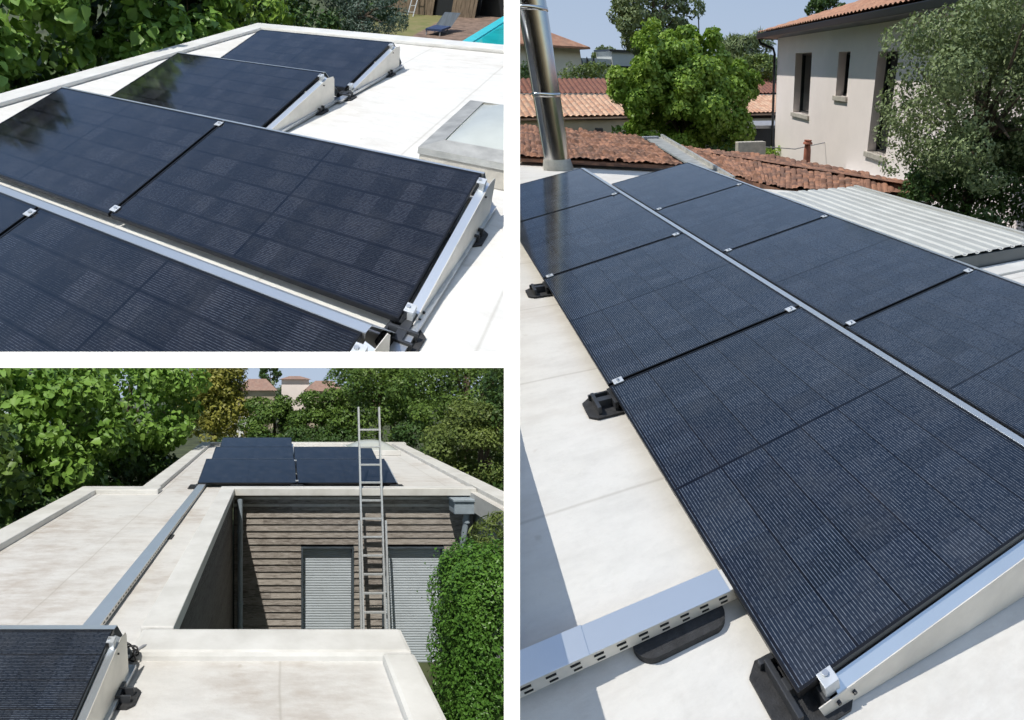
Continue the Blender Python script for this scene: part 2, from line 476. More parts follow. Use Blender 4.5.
def crown_cloud(c, r, n, seed, nclump=40, cr=.30, inner=.45, flat=0):
    rng = np.random.default_rng(seed)
    c = np.array(c, float); r = np.array(r, float)
    d = rng.normal(0, 1, (nclump, 3)); d /= np.linalg.norm(d, axis=1)[:, None]
    d[:, 2] = np.where(d[:, 2] < -.75, -d[:, 2], d[:, 2])
    rad = rng.uniform(inner, .92, nclump) ** .7
    cc = c + d * rad[:, None] * r
    cs = cr * r.mean() * rng.uniform(.55, 1.35, nclump)
    w = cs ** 2; idx = rng.choice(nclump, n, p=w / w.sum())
    e = rng.normal(0, 1, (n, 3)); e /= np.linalg.norm(e, axis=1)[:, None]
    out = (cc[idx] - c) / r; e += .55 * out; e /= np.linalg.norm(e, axis=1)[:, None]
    q = rng.uniform(.35, 1.0, n) ** .5
    squash = np.array([1, 1, .75])
    p = cc[idx] + e * (cs[idx] * q)[:, None] * squash
    return p, e

def tree(pl, name, label, cat, c, r, ground, mat, n=6000, size=.12, seed=1, group=None, trunk_r=.14, lobed=False, aspect=.55,
         nclump=40, cr=.30, inner=.45, droop=.35, trunk_at=None, limbs=6, lobes=()):
    c = np.array(c, float); r = np.array(r, float)
    b = np.array([c[0], c[1], ground]) if trunk_at is None else np.array([*trunk_at, ground])
    t = thing(pl, name, label, cat, tuple(b), group)
    rng = random.Random(seed)
    mb = MB()
    top = c + np.array([0, 0, r[2] * .35])
    mid = (b + top) / 2 + np.array([rng.uniform(-.1, .1), rng.uniform(-.1, .1), 0])
    mb.tube([b, b * .7 + mid * .3, mid, mid * .4 + top * .6, top], [trunk_r * 1.25, trunk_r, trunk_r * .8, trunk_r * .55, trunk_r * .25], 10)
    for i in range(limbs):
        a = rng.uniform(0, 6.28); h = rng.uniform(.25, .8)
        s = b + (top - b) * (.45 + .5 * h)
        e = c + np.array([math.cos(a) * r[0] * .75, math.sin(a) * r[1] * .75, r[2] * rng.uniform(-.3, .7)])
        m_ = (s + e) / 2 + np.array([0, 0, .1 * r[2]])
        mb.tube([s, m_, e], [trunk_r * .45, trunk_r * .28, trunk_r * .08], 6)
    build(pl, mb, 'trunk', M['bark'], t)
    p, e = crown_cloud(c, r, n, seed, nclump, cr, inner)
    for q, (c2, r2, n2) in enumerate(lobes):
        p2, e2 = crown_cloud(c2, r2, n2, seed + 50 + q, 26, .34, .3); p = np.r_[p, p2]; e = np.r_[e, e2]
    leaves(pl, 'crown', mat, p, e, size, seed + 5, t, lobed=lobed, aspect=aspect, droop=droop)
    return t

# ------------------------------------------------------------------ white partitions added for the collage gutters between the three places
part_col = bpy.data.collections.new('partitions'); sc.collection.children.link(part_col)
def partition(name, lo, hi, label, fn=None):
    mb = MB(); mb.box(lo, hi, 0, .0015, fn)
    me = bpy.data.meshes.new(name); me.from_pydata(mb.v, [], mb.f); me.uv_layers.new(name='UVMap'); me.materials.append(M['white'])
    o = bpy.data.objects.new(name, me); part_col.objects.link(o)
    return props(o, label, 'partition')
h = 8 / FOCAL_PX
partition('white_gutter', (-h, 1.0, 4.8), (h, 1.5, 7.2), 'tall white upright partition added for the collage gutter between the left and right halves')
partition('white_gutter', (-1.6, 1.0, -h), (-h - .0005, 1.5, h), 'white level partition added for the collage gutter between the two left places, joined to the tall one',
          fn=lambda x, y, z: (x, y, 6 + z + y * 25 / FOCAL_PX))

# pale hazy sky low over the large roof's surroundings (a far curved backdrop, part of the sky)
def sky_backdrop(P3, az0, az1, el1):
    m = bpy.data.materials.new('hazy_sky'); m.use_nodes = True; nt = m.node_tree; nt.nodes.clear()
    em = nt.nodes.new('ShaderNodeEmission'); out = nt.nodes.new('ShaderNodeOutputMaterial')
    uvn = nt.nodes.new('ShaderNodeUVMap'); sp = nt.nodes.new('ShaderNodeSeparateXYZ'); nt.links.new(uvn.outputs[0], sp.inputs[0])
    c = mixc(nt, ramp(nt, sp.outputs[1], 0.0, .55), (.38, .45, .555), (.22, .32, .49))
    nt.links.new(c, em.inputs[0]); em.inputs[1].default_value = .80; nt.links.new(em.outputs[0], out.inputs[0])
    V = []; F_ = []; U = []; nx, ny = 48, 16; Rd = 900
    for j in range(ny + 1):
        el = R(-4 + (el1 + 4) * j / ny)
        for i in range(nx + 1):
            az = R(az0 + (az1 - az0) * i / nx)
            V.append(tuple(P3.L @ np.array([Rd * math.cos(el) * math.sin(az), Rd * math.cos(el) * math.cos(az), Rd * math.sin(el)])))
    for j in range(ny):
        for i in range(nx):
            F_.append((j * (nx + 1) + i, j * (nx + 1) + i + 1, (j + 1) * (nx + 1) + i + 1, (j + 1) * (nx + 1) + i))
            U += [(i / nx, j / ny * el1 / 42), ((i + 1) / nx, j / ny * el1 / 42), ((i + 1) / nx, (j + 1) / ny * el1 / 42), (i / nx, (j + 1) / ny * el1 / 42)]
    me = bpy.data.meshes.new('sky'); me.from_pydata(V, [], F_); ul = me.uv_layers.new(name='UVMap'); ul.data.foreach_set('uv', np.array(U, np.float32).ravel())
    me.materials.append(m)
    bm = bmesh.new(); bm.from_mesh(me)
    for a, b in P3.keep: bmesh.ops.bisect_plane(bm, geom=list(bm.verts) + list(bm.edges) + list(bm.faces), plane_co=Vector(b), plane_no=Vector(a), clear_inner=True)
    bm.to_mesh(me); bm.free()
    o = bpy.data.objects.new('sky', me); sc.collection.objects.link(o); o['kind'] = 'structure'
sky_backdrop(P3, -75, 85, 42)
sky_backdrop(P2, -60, 40, 8)

# ------------------------------------------------------------------ shared solar hardware
ML, MW, MG = 1.722, 1.134, .02
K = ML + MG
def dirs(pl_no, tilt, base=(0, 0, 0)):
    c, s = math.cos(tilt), math.sin(tilt)
    bx, by, bz = base
    if pl_no == 3: # l runs to -y, slope rises to +x
        f = lambda l, w, n: (bx + w * c - n * s, by - l, bz + w * s + n * c)
        g = lambda l, h_, z: (bx + h_, by - l, bz + z)
    else:
        f = lambda l, w, n: (bx + l, by + w * c - n * s, bz + w * s + n * c)
        g = lambda l, h_, z: (bx + l, by + h_, bz + z)
    return f, g
def make_module(pl, no, tilt, base, glass, label, group):
    t = thing(pl, 'solar_panel', label, 'solar panel', base, group)
    f, g = dirs(no, tilt, base)
    fr = MB(); e = .009; hgt = .03
    fr.box((0, 0, -hgt), (ML, e, 0.0), 0, .0012, f); fr.box((0, MW - e, -hgt), (ML, MW, 0.0), 0, .0012, f)
    fr.box((0, e, -hgt), (e, MW - e, 0.0), 0, .0012, f); fr.box((ML - e, e, -hgt), (ML, MW - e, 0.0), 0, .0012, f)
    build(pl, fr, 'frame', M['frame'], t)
    gl = MB()
    q = [(e, e), (ML - e, e), (ML - e, MW - e), (e, MW - e)]
    n0, n1 = -.008, -.0025
    gl.add([f(a, b, n1) for a, b in q], [(0, 1, 2, 3)], 0, False, [[(a, b) for a, b in q]])
    gl.add([f(a, b, n0) for a, b in q], [(3, 2, 1, 0)], 0, False, [[(a, b) for a, b in q][::-1]])
    build(pl, gl, 'glass', glass, t)
    return t
def make_clamp(pl, no, tilt, base, l, w, label, wide=.05, end=False, group='module clamps'):
    f, g = dirs(no, tilt, base)
    t = thing(pl, 'module_clamp', label, 'clamp', f(l, w, 0), group)
    mb = MB()
    x0 = -.024 if not end else -.008
    x1 = .024 if not end else .034
    mb.box((l + x0, w - wide / 2, .001), (l + x1, w + wide / 2, .007), 0, .0015, f)
    if end: mb.box((l + .008, w - wide / 2, -.05), (l + .034, w + wide / 2, .0005), 0, .002, f)
    build(pl, mb, 'clamp_plate', M['alu'], t)
    b = MB(); b.tube([f(l + .004, w, .0075), f(l + .004, w, .016)], .0085, 8); build(pl, b, 'bolt', M['galv'], t)
    return t
def make_deflector(pl, no, tilt, base, label, length=K, group='rear wind deflectors', flange=.042, run=.31):
    f, g = dirs(no, tilt, base)
    c, s = MW * math.cos(tilt), MW * math.sin(tilt)
    t = thing(pl, 'wind_deflector', label, 'wind deflector', (g(0, c, 0)), group)
    mb = MB(); th = .003
    pr = [(c + .006, s - .002), (c + .006 + flange, s - .006), (c + flange + run, -.045), (c + flange + run + .004, -.075)]
    for (a, za), (b, zb) in zip(pr, pr[1:]):
        vs = [g(0, a, za), g(length, a, za), g(length, b, zb), g(0, b, zb), g(0, a, za - th), g(length, a, za - th), g(length, b, zb - th), g(0, b, zb - th)]
        mb.add(vs, [(0, 1, 2, 3), (7, 6, 5, 4), (0, 4, 5, 1), (2, 6, 7, 3), (1, 5, 6, 2), (0, 3, 7, 4)])
    build(pl, mb, 'sheet', M['galvblue'], t)
    lip = MB()
    lip.box((0, c + .004, s - .028), (length, c + .0055, s - .004), 0, 0, g)
    build(pl, lip, 'lip', M['galv'], t)
    return t
def make_end_plate(pl, no, tilt, base, l, label, lean=.014, tip=.04, rear=.10, group='side wind plates'):
    """triangular sheet closing the open end of a panel row; l = its end along the row"""
    f, g = dirs(no, tilt, base)
    c, s = MW * math.cos(tilt), MW * math.sin(tilt)
    t = thing(pl, 'side_plate', label, 'wind plate', g(l, c * .5, -.05), group)
    def top(w): return s * w / c
    mb = MB(); zb = -.084
    a = [g(l + .045, tip, top(tip) - .045), g(l + .045, c, s - .048), g(l + .046, c + rear * .8, s - .055), g(l + .047, c + rear, s - .08)]
    bt = [g(l + .052, tip + .02, zb), g(l + .045 + lean, c * .5, zb), g(l + .045 + lean, c + rear * .9, zb), g(l + .045 + lean, c + rear + .01, zb)]
    th = np.array(g(l - .003, 0, 0)) - np.array(g(l, 0, 0))
    vs = a + bt; n = len(vs)
    vs2 = [tuple(np.array(p) + th) for p in vs]
    mb.add(vs + vs2, [(0, 1, 5, 4), (1, 2, 6, 5), (2, 3, 7, 6), (8, 12, 13, 9), (9, 13, 14, 10), (10, 14, 15, 11),
                      (0, 8, 9, 1), (1, 9, 10, 2), (2, 10, 11, 3), (4, 5, 13, 12), (5, 6, 14, 13), (6, 7, 15, 14), (0, 4, 12, 8), (3, 11, 15, 7)])
    build(pl, mb, 'plate', M['galvlight'], t)
    fl = MB()
    w0 = .10
    vs = [g(l + .004, w0, top(w0) - .030), g(l + .0445, w0, top(w0) - .047), g(l + .0445, c, s - .050), g(l + .004, c, s - .033)]
    vs2 = [tuple(np.array(p) - np.array([0, 0, .002])) for p in vs]
    fl.add(vs + vs2, [(0, 1, 2, 3), (7, 6, 5, 4), (0, 4, 5, 1), (1, 5, 6, 2), (2, 6, 7, 3), (3, 7, 4, 0)])
    build(pl, fl, 'flange', M['galvblue'], t)
    for w in (.10, .15, c * .93):
        p = np.array(g(l + .047, w, top(w) * .5 - .06 if w < .3 else s * .6)); q = p + (np.array(g(l + .010, 0, 0)) - np.array(g(l, 0, 0)))
        sc_ = MB(); sc_.tube([p, q], .006, 8); build(pl, sc_, 'screw', M['black'], t)
    return t
def make_foot(pl, no, base, l, w, label, group='mounting feet', sx=.13, sy=.12):
    f, g = dirs(no, 0, base)
    t = thing(pl, 'mounting_foot', label, 'mounting foot', g(l, w, -.09), group)
    mb = MB(); ch = .035
    poly = [(l - sx + ch, w - sy), (l + sx - ch, w - sy), (l + sx, w - sy + ch), (l + sx, w + sy - ch), (l + sx - ch, w + sy), (l - sx + ch, w + sy), (l - sx, w + sy - ch), (l - sx, w - sy + ch)]
    mb.prism([g(a, b, -.088) for a, b in poly], (0, 0, .012)); build(pl, mb, 'base_mat', M['rubber'], t)
    b = MB()
    b.box((l - sx * .75, w - sy * .6, -.076), (l + sx * .75, w - sy * .45, -.035), 0, .003, g)
    b.box((l - sx * .75, w + sy * .1, -.076), (l + sx * .75, w + sy * .25, -.03), 0, .003, g)
    b.box((l - sx * .85, w - sy * .7, -.076), (l - sx * .70, w + sy * .8, -.045), 0, .003, g)
    b.box((l - .02, w - sy * .5, -.076), (l + .02, w + sy * .9, -.034), 0, .004, g)
    build(pl, b, 'bracket', M['plastic'], t)
    return t
def make_rail(pl, no, base, l, w0, w1, label, group='base rails'):
    f, g = dirs(no, 0, base)
    mb = MB(); mb.box((l - .03, w0, -.072), (l + .03, w1, -.048), 0, .003, g)
    return build(pl, mb, 'base_rail', M['galv'], None, None, label, 'rail', group)
# ================================================================== PLACE 3: the large roof on the right
pl = P3
T3 = 0.19888; PIT = 1.495; OFF = .056
def ground_sheet(pl, x0, y0, x1, y1, z, mat, name='ground', nx=24):
    mb = MB(); mb.grid(nx, nx, lambda u, v: (x0 + (x1 - x0) * u, y0 + (y1 - y0) * v, z))
    return build(pl, mb, name, mat, kind='structure')
ground_sheet(P3, -30, 12, 300, 500, -3.3, M['soil'])
mb = MB()
mb.prism([(-1.6, -1.2, -.35), (7.5, -1.2, -.35), (6.9, 2.3, -.35), (4.45, 2.3, -.35), (4.4, 5.6, -.35), (3.3, 6.6, -.35), (3.0, 8.2, -.35), (2.2, 8.9, -.35), (.7, 9.9, -.35), (-1.0, 10.8, -.35)], (0, 0, .26))
build(pl, mb, 'flat_roof', M['roof3'], None, (0, 0, 0), 'white flat roof carrying two long rows of panels, right half', 'roof')
# added wedge along the tall partition, shaped so its shadow draws the left shade edge
Li = np.linalg.inv(P3.L)
def roofpt(col, row, z=-.09):
    ray = Li @ np.array([(col - 512) / FOCAL_PX, 1.0, -(row - 385) / FOCAL_PX])
    c = Li @ (EYE - P3.O); return c + ray * ((z - c[2]) / ray[2])
s3 = np.array([-.5, .38, 1.0])
c0 = Li @ (EYE - P3.O)
def up_on_shadow_plane(p):
    # height above p (moving in the partition's own plane) at which the sun line reaches the shade edge x=-.445
    d = np.cross(np.cross(roofpt(512, 400) - c0, roofpt(512, 800) - c0), np.cross(np.array([0, 1.0, 0]), s3))
    d = d / d[2]
    q = np.array([-.445, p[1], -.09])
    n = np.cross(np.array([0, 1.0, 0]), s3)
    pa = roofpt(512, 380)
    # line p + a*w with w the in-plane steep direction
    w = np.cross(np.cross(roofpt(512, 400) - c0, roofpt(512, 800) - c0), roofpt(512, 400) - roofpt(512, 800)); w = w / np.linalg.norm(w)
    if w[2] < 0: w = -w
    a = (n @ (q - p)) / (n @ w)
    return p + max(a, .004) * w
base_line = [roofpt(512, r) for r in (404, 450, 520, 600, 700, 860)]
top_line = [up_on_shadow_plane(p) for p in base_line]
nrm_w = Li @ np.array([1.0, 0, 0]); 
mb = MB(); vs = []
for p, q in zip(base_line, top_line):
    for e in (-.011, .011):
        vs.append(p + nrm_w * e); vs.append(q + nrm_w * e)
n = len(base_line)
fs = []
for i in range(n - 1):
    a = i * 4; b = a + 4
    fs += [(a, a + 1, b + 1, b), (a + 2, b + 2, b + 3, a + 3), (a + 1, a + 3, b + 3, b + 1), (a, b, b + 2, a + 2)]
fs += [(0, 2, 3, 1), (4 * n - 4, 4 * n - 3, 4 * n - 1, 4 * n - 2)]
mb.add(vs, fs)
shade_wedge = build(pl, mb, 'parapet', M['coping'], None, None, 'added thin white wedge beside the tall partition, shaped to cast shade on the roof', 'parapet'); shade_wedge['_keep'] = 1

proto = None
names_l = ['black solar panel nearest the viewer, left row, by the perforated cable tray', 'second black panel of the left row, above the nearest one',
           'third black panel of the left row, holding the blurred flue reflection', 'far end panel of the left row, right below the steel flue']
for k in range(4):
    b = (0, (k + 1) * K - MG, 0)
    if k == 0: proto = make_module(pl, 3, T3, b, M['glass3'], names_l[0], 'solar panels on the large roof')
    else: copy_tree(pl, proto, (0, k * K, 0), names_l[k])
names_r = ['black panel of the right row cut by the right picture edge', 'black panel of the right row beside the front corner of the corrugated sheet roof',
           'black panel of the right row beside the far part of the corrugated sheet roof', 'far end panel of the right row reaching towards the zinc flashing']
for k in range(4): copy_tree(pl, proto, (PIT, OFF + k * K, 0), names_r[k])
for r_, (bx, off) in enumerate(((0, 0), (PIT, OFF))):
    for k in (1, 2, 3):
        for w, nm in ((.05, 'low'), (1.07, 'high')):
            make_clamp(pl, 3, T3, (bx, k * K + off, 0), .01, w, f'silver clamp on the {["first","second","third"][k-1]} joint of the {["left","right"][r_]} panel row, {nm} side', group='clamps on the large roof')
    for k in range(4):
        make_deflector(pl, 3, T3, (bx, (k + 1) * K + off, 0), f'silver sheet behind the {["nearest","second","third","farthest"][k]} panel of the {["left","right"][r_]} row, on its high edge', group='rear sheets on the large roof')
make_clamp(pl, 3, T3, (0, ML, 0), ML, .085, 'silver end clamp on the nearest corner panel above the black foot', .044, True, group='clamps on the large roof')
make_end_plate(pl, 3, T3, (0, ML, 0), ML, 'long pale side plate with two small screws along the nearest panel edge', rear=.15, group='side plates on the large roof')
make_end_plate(pl, 3, T3, (PIT, ML + OFF, 0), ML, 'side plate closing the right panel row, past the lower right corner', rear=.15, group='side plates on the large roof')
for k, lab in enumerate(('black foot under the nearest panel corner with brackets', 'black foot beside the first joint of the left row', 'small black foot beside the second joint of the left row', 'black foot at the third joint of the left row')):
    make_foot(pl, 3, (0, 0, 0), -k * K + (.06 if k else -.05), .05 if not k else -.02, lab, 'feet on the large roof', sx=.10 if k else .12, sy=.115)
for k in range(4):
    make_rail(pl, 3, (0, 0, 0), -k * K + (0 if k else -.02), +.07, 2.9, f'flat steel rail under the {["nearest end","first joint","second joint","third joint"][k]} of the rows', 'rails on the large roof')
# big black mat under the rear of the side plate
# cable tray with lid and slotted side
t = thing(pl, 'cable_tray', 'white perforated cable tray with a lid running under the nearest panel', 'cable tray', (-.6, .4, -.05))
mb = MB(); mb.box((-.435, .356, -.0012), (-.012, .454, .003), 0, .0012); mb.box((-1.4, .354, .002), (-.43, .456, .0055), 0, .0012); build(pl, mb, 'lid', M['galvblue'], t)
mb = MB(); mb.box((-1.4, .362, -.055), (.25, .448, -.002), 0, .002)
x = -1.35
while x < .1:
    mb.box((x, .3595, -.024), (x + .026, .3625, -.017), 1); mb.box((x + .006, .3595, -.044), (x + .028, .3625, -.038), 1); x += .062
build(pl, mb, 'tray_body', [M['galvlight'], M['slot']], t)
mb = MB(); pts = []
for i in range(28):
    a = 2 * math.pi * i / 28; cx = .085 if math.cos(a) > 0 else -.085
    pts.append((-.175 + cx + .055 * math.cos(a), .365 + .062 * math.sin(a), -.0885))
mb.prism(pts, (0, 0, .026)); build(pl, mb, 'rubber_pad', M['rubber'], None, None, 'oblong black rubber pad under the perforated cable tray', 'pad')

# steel flue
t = thing(pl, 'chimney_flue', 'polished round steel flue standing behind the left panel row', 'chimney', (1.18, 9.0, -.09))
fx, fy = 1.20, 9.05
mb = MB(); mb.tube([(fx, fy, -.08), (fx, fy, .95)], .196, 40, caps=False); mb.tube([(fx, fy, .99), (fx, fy, 2.02)], .196, 40, caps=False); mb.tube([(fx, fy, 2.06), (fx, fy, 4.2)], .196, 40)
build(pl, mb, 'pipe', M['steel'], t)
for z in (.97, 2.04):
    mb = MB(); mb.tube([(fx, fy, z - .03), (fx, fy, z - .022), (fx, fy, z + .022), (fx, fy, z + .03)], [.194, .204, .204, .194], 40); build(pl, mb, 'collar', M['steel'], t)
mb = MB(); mb.tube([(fx, fy, -.085), (fx, fy, .03), (fx, fy, .07)], [.235, .212, .20], 32); build(pl, mb, 'flashing_cone', M['zinc'], t)

# old roman tile roofs
def tiled(mb, A, B, C, D, sx=.2, sy=.38, h=.045, step=.03, seed=0, res=4, rough=.0):
    """A-B eave, D-C ridge; barrel tiles running up the slope"""
    A, B, C, D = [np.array(p, float) for p in (A, B, C, D)]
    W = np.linalg.norm(B - A); H = np.linalg.norm((D + C) / 2 - (A + B) / 2)
    nx = int(W / sx * res); ny = max(2, int(H / sy) * 3)
    rng = np.random.default_rng(seed); jit = rng.normal(0, 1, (int(W / sx) + 3, int(H / sy) + 3))
    def P(u, v):
        p = (A * (1 - u) + B * u) * (1 - v) + (D * (1 - u) + C * u) * v
        a = u * W / sx; b = v * H / sy
        j = jit[int(a), int(b + 1e-6)]
        z = h * abs(math.sin(math.pi * a)) + step * (1 - (b + 1e-6) % 1) + rough * j
        return (p[0], p[1], p[2] + z)
    mb.grid(nx, ny, P, 0, False, lambda u, v: (u * W, v * H))
def tile_patch(pl, A, B, C, D, name, mat, label, cat='roof', parent=None, thick=.05, **kw):
    mb = MB(); tiled(mb, A, B, C, D, **kw)
    d = np.array([0, 0, -.012])
    mb.prism([np.array(p, float) + d for p in (A, B, C, D)], (0, 0, -thick))
    return build(pl, mb, name, mat, parent, None, label if parent is None else None, cat if parent is None else None)
t = thing(pl, 'tiled_roof', 'weathered orange tile roof behind the steel flue, left of the zinc flashing', 'roof', (1.5, 10, -.3))
tile_patch(pl, (-1.6, 11.3, .03), (2.95, 7.98, .03), (2.74, 9.55, .31), (-.6, 14.2, .31), 'tiles', M['tiles_old'], '', parent=t, sx=.11, sy=.14, h=.022, step=.018, rough=.014)
mb = MB(); mb.prism([(-1.6, 11.3, -.1), (2.95, 7.98, -.1), (2.74, 9.55, -.1), (-.6, 14.2, -.1)], (0, 0, -1.5)); build(pl, mb, 'wall', M['beige'], t)
t = thing(pl, 'tiled_roof', 'broken orange tile roof between the zinc flashing and the pale house', 'roof', (5, 8, -.5))
near = [(3.75, 10.9, -.30), (3.99, 10.0, -.30), (4.38, 7.35, -.30), (5.44, 6.55, -.30), (6.7, 5.95, -.30)]
far = [(3.70, 13.0, -.12), (3.95, 12.3, -.12), (5.64, 9.47, -.12), (6.04, 7.35, -.12), (6.30, 5.60, -.13)]
mb = MB()
for a_, b_, c_, d_ in zip(near, near[1:], far[1:], far): tiled(mb, a_, b_, c_, d_, sx=.10, sy=.13, h=.014, step=.012, rough=.016)
mb.prism([np.array(p) - (0, 0, .012) for p in near + far[::-1]], (0, 0, -.1))
build(pl, mb, 'tiles', M['tiles_old'], t)
mb = MB(); mb.prism([(3.9, 11.8, -.42), (4.3, 7.5, -.42), (5.4, 6.7, -.42), (6.5, 5.95, -.42), (6.1, 6.6, -.42), (5.5, 9.2, -.42)], (0, 0, -1.5)); build(pl, mb, 'wall', M['beige'], t)
mb = MB(); mb.prism([(2.90, 6.6, -.02), (3.12, 6.6, -.02), (4.12, 12.3, -.02), (3.72, 12.2, -.02)], (0, 0, .03))
mb.prism([(3.12, 6.6, -.02), (3.16, 6.6, -.02), (4.17, 12.3, -.02), (4.12, 12.3, -.02)], (0, 0, .09))
build(pl, mb, 'zinc_flashing', M['zinc'], None, None, 'pale zinc flashing strip between the two old tile roofs', 'flashing')
mb = MB(); mb.box((3.62, 12.0, -.1), (3.98, 12.14, .05), 0, .01); build(pl, mb, 'vent_box', M['grey'], None, None, 'small grey vent box at the top of the zinc flashing', 'vent')
t = thing(pl, 'chimney_pot', 'small terracotta chimney pot in front of the pale house', 'chimney', (6.33, 9.5, -.2))
mb = MB(); mb.tube([(6.33, 9.5, -.5), (6.33, 9.5, -.02), (6.33, 9.5, .10)], [.085, .075, .06], 16); build(pl, mb, 'pot', M['terracotta'], t)
mb = MB(); mb.tube([(6.33, 9.5, .10), (6.33, 9.5, .13), (6.33, 9.5, .15), (6.33, 9.5, .18)], [.10, .10, .07, .085], 16); build(pl, mb, 'cap', M['terracotta'], t)

# corrugated canopy
t = thing(pl, 'corrugated_roof', 'low white corrugated sheet roof with dark front fascia, right of the panels', 'roof', (3.7, 3.8, -.09))
mb = MB(); x0, x1, y0, y1 = 2.9, 4.33, 2.42, 5.36
def cz(u, v):
    x = x0 + (x1 - x0) * u; ph = (x / .155) % 1
    z = .016 * min(1, max(0, min(ph, 1 - ph) * 9 - .9)) if ph else 0
    return (x, y0 + (y1 - y0) * v, .055 + z * .9 + .004 * math.sin(v * 9))
mb.grid(150, 10, cz); 
mb2 = MB(); mb2.grid(150, 10, lambda u, v: (cz(u, v)[0], cz(u, v)[1], cz(u, v)[2] - .006))
build(pl, mb, 'sheet', M['corr'], t)
mb = MB(); mb.box((x1, y0, .03), (x1 + .05, y1, .085), 0, .003); build(pl, mb, 'edge_trim', M['corr'], t)
mb = MB(); mb.box((2.75, 2.415, -.088), (x1 + .6, 2.44, .045), 0, .002); build(pl, mb, 'fascia', M['darkstrip'], t)
mb = MB()
for i in range(9): mb.box((2.96 + i * .155, 2.43, .052), (2.985 + i * .155, 2.46, .064))
build(pl, mb, 'foam_closers', M['grey'], t)
mb = MB(); mb.box((2.9, 2.46, -.088), (x1, y1 - .05, .035)); build(pl, mb, 'support', M['darkstrip'], t)
mb = MB(); mb.box((2.7, 2.2, -.089), (6.8, 2.40, -.07), 0, .003); build(pl, mb, 'roof_step', M['coping'], None, None, 'white roof strip in front of the dark fascia', 'coping')

# lower grey ledges right
for i, (z, x0_, x1_, y0_, y1_, lab) in enumerate(((-1.35, 7.6, 13.5, 5.0, 9.5, 'shaded grey lower roof under the large right tree'), )):
    mb = MB(); mb.box((x0_, y0_, z - .3), (x1_, y1_, z), 0, .02); mb.box((x0_, y0_, z), (x0_ + .2, y1_, z + .18), 0, .01)
    build(pl, mb, 'lower_roof', M['greywall'], None, None, lab, 'roof')
mb = MB(); mb.box((4.95, 2.3, -2.2), (5.2, 5.6, -.28), 0, .01); build(pl, mb, 'parapet', M['greywall'], None, None, 'grey wall top beyond the corrugated sheet roof', 'wall')

# pale two-storey house
A = np.array([11.93, 20.3]); dd = np.array([-2.42, -9.72]); dd /= np.linalg.norm(dd); nn = np.array([dd[1], -dd[0]])
if nn[0] > 0: nn = -nn
def H(s, o, z): p = A + dd * s + nn * o; return (p[0], p[1], z)
t = thing(pl, 'house', 'pale pink rendered house with narrow windows and an orange tile roof', 'house', H(6, -4, -3.3))
Hf = lambda s, o, z: H(s, o, z)
ops = [(2.25, 3.95, .14, 2.0), (6.25, 7.1, .84, 1.96), (8.85, 9.95, -.40, 1.92)]
mb = MB(); th = .34
def wallbox(s0, s1, z0, z1): mb.box((s0, -th, z0), (s1, 0, z1), 0, 0, Hf)
S0, S1, Z0, Z1 = 0, 17, -3.3, 2.52
cur = S0
for (a, b, c_, d_) in ops:
    wallbox(cur, a, Z0, Z1); wallbox(a, b, Z0, c_); wallbox(a, b, d_, Z1); cur = b
wallbox(cur, S1, Z0, Z1)
mb.box((S0, -9, Z0), (S0 + .3, -th, Z1), 0, 0, Hf); mb.box((S1 - .3, -9, Z0), (S1, -th, Z1), 0, 0, Hf); mb.box((S0 + .3, -9, Z0), (S1 - .3, -8.7, Z1), 0, 0, Hf)
build(pl, mb, 'wall', M['render'], t)
for i, (a, b, c_, d_) in enumerate(ops):
    w = MB(); f_ = .06
    w.box((a, -.33, c_), (a + f_, -.25, d_), 0, .006, Hf); w.box((b - f_, -.33, c_), (b, -.25, d_), 0, .006, Hf)
    w.box((a + f_, -.33, d_ - f_), (b - f_, -.25, d_), 0, .006, Hf); w.box((a + f_, -.33, c_), (b - f_, -.25, c_ + f_), 0, .006, Hf)
    if i == 2: w.box(((a + b) / 2 - .03, -.33, c_ + f_), ((a + b) / 2 + .03, -.25, d_ - f_), 0, .006, Hf)
    wo = build(pl, w, 'window', M['black'], t)
    g_ = MB(); g_.box((a + f_, -.31, c_ + f_), (b - f_, -.30, d_ - f_), 0, 0, Hf); build(pl, g_, 'pane', M['pane'], wo)
    s_ = MB(); s_.box((a - .08, -.25, c_ - .13), (b + .08, .07, c_), 0, .012, Hf); build(pl, s_, 'sill', M['stone'], wo)
mb = MB(); mb.box((-.55, -.02, 2.52), (18, .62, 2.60), 0, .01, Hf); mb.box((-.6, .6, 2.50), (18, .70, 2.66), 0, .02, Hf); mb.box((-.62, -9, 2.5), (-.5, .6, 2.66), 0, .02, Hf)
build(pl, mb, 'fascia', M['black'], t)
rf = MB(); zr = 2.66; sl = .32
E0, E1 = np.array(H(-.62, .66, zr)), np.array(H(18, .66, zr)); R1, R0 = np.array(H(18, -4.4, zr + 5 * sl)), np.array(H(4.4, -4.4, zr + 5 * sl))
tiled(rf, E0, E1, R1, R0, sx=.23, sy=.36, h=.06, step=.03)
B0 = np.array(H(-.62, -9.4, zr)); B1 = np.array(H(18, -9.4, zr))
rf.add([E0, R0, B0], [(0, 1, 2)]); rf.add([B0, B1, R1, R0], [(0, 1, 2, 3)])
build(pl, rf, 'roof', M['tiles_house'], t)
mb = MB(); mb.tube([H(-.5, .62, 2.5), H(-.45, .55, 2.35), H(-.1, .14, 2.18), H(-.06, .09, 2.0), H(-.06, .09, -3.3)], .05, 10); build(pl, mb, 'downpipe', M['black'], t)
mb = MB(); mb.box((7.5, .0, -1.25), (17, .35, -1.05), 0, .02, Hf); build(pl, mb, 'ledge', M['greywall'], t)

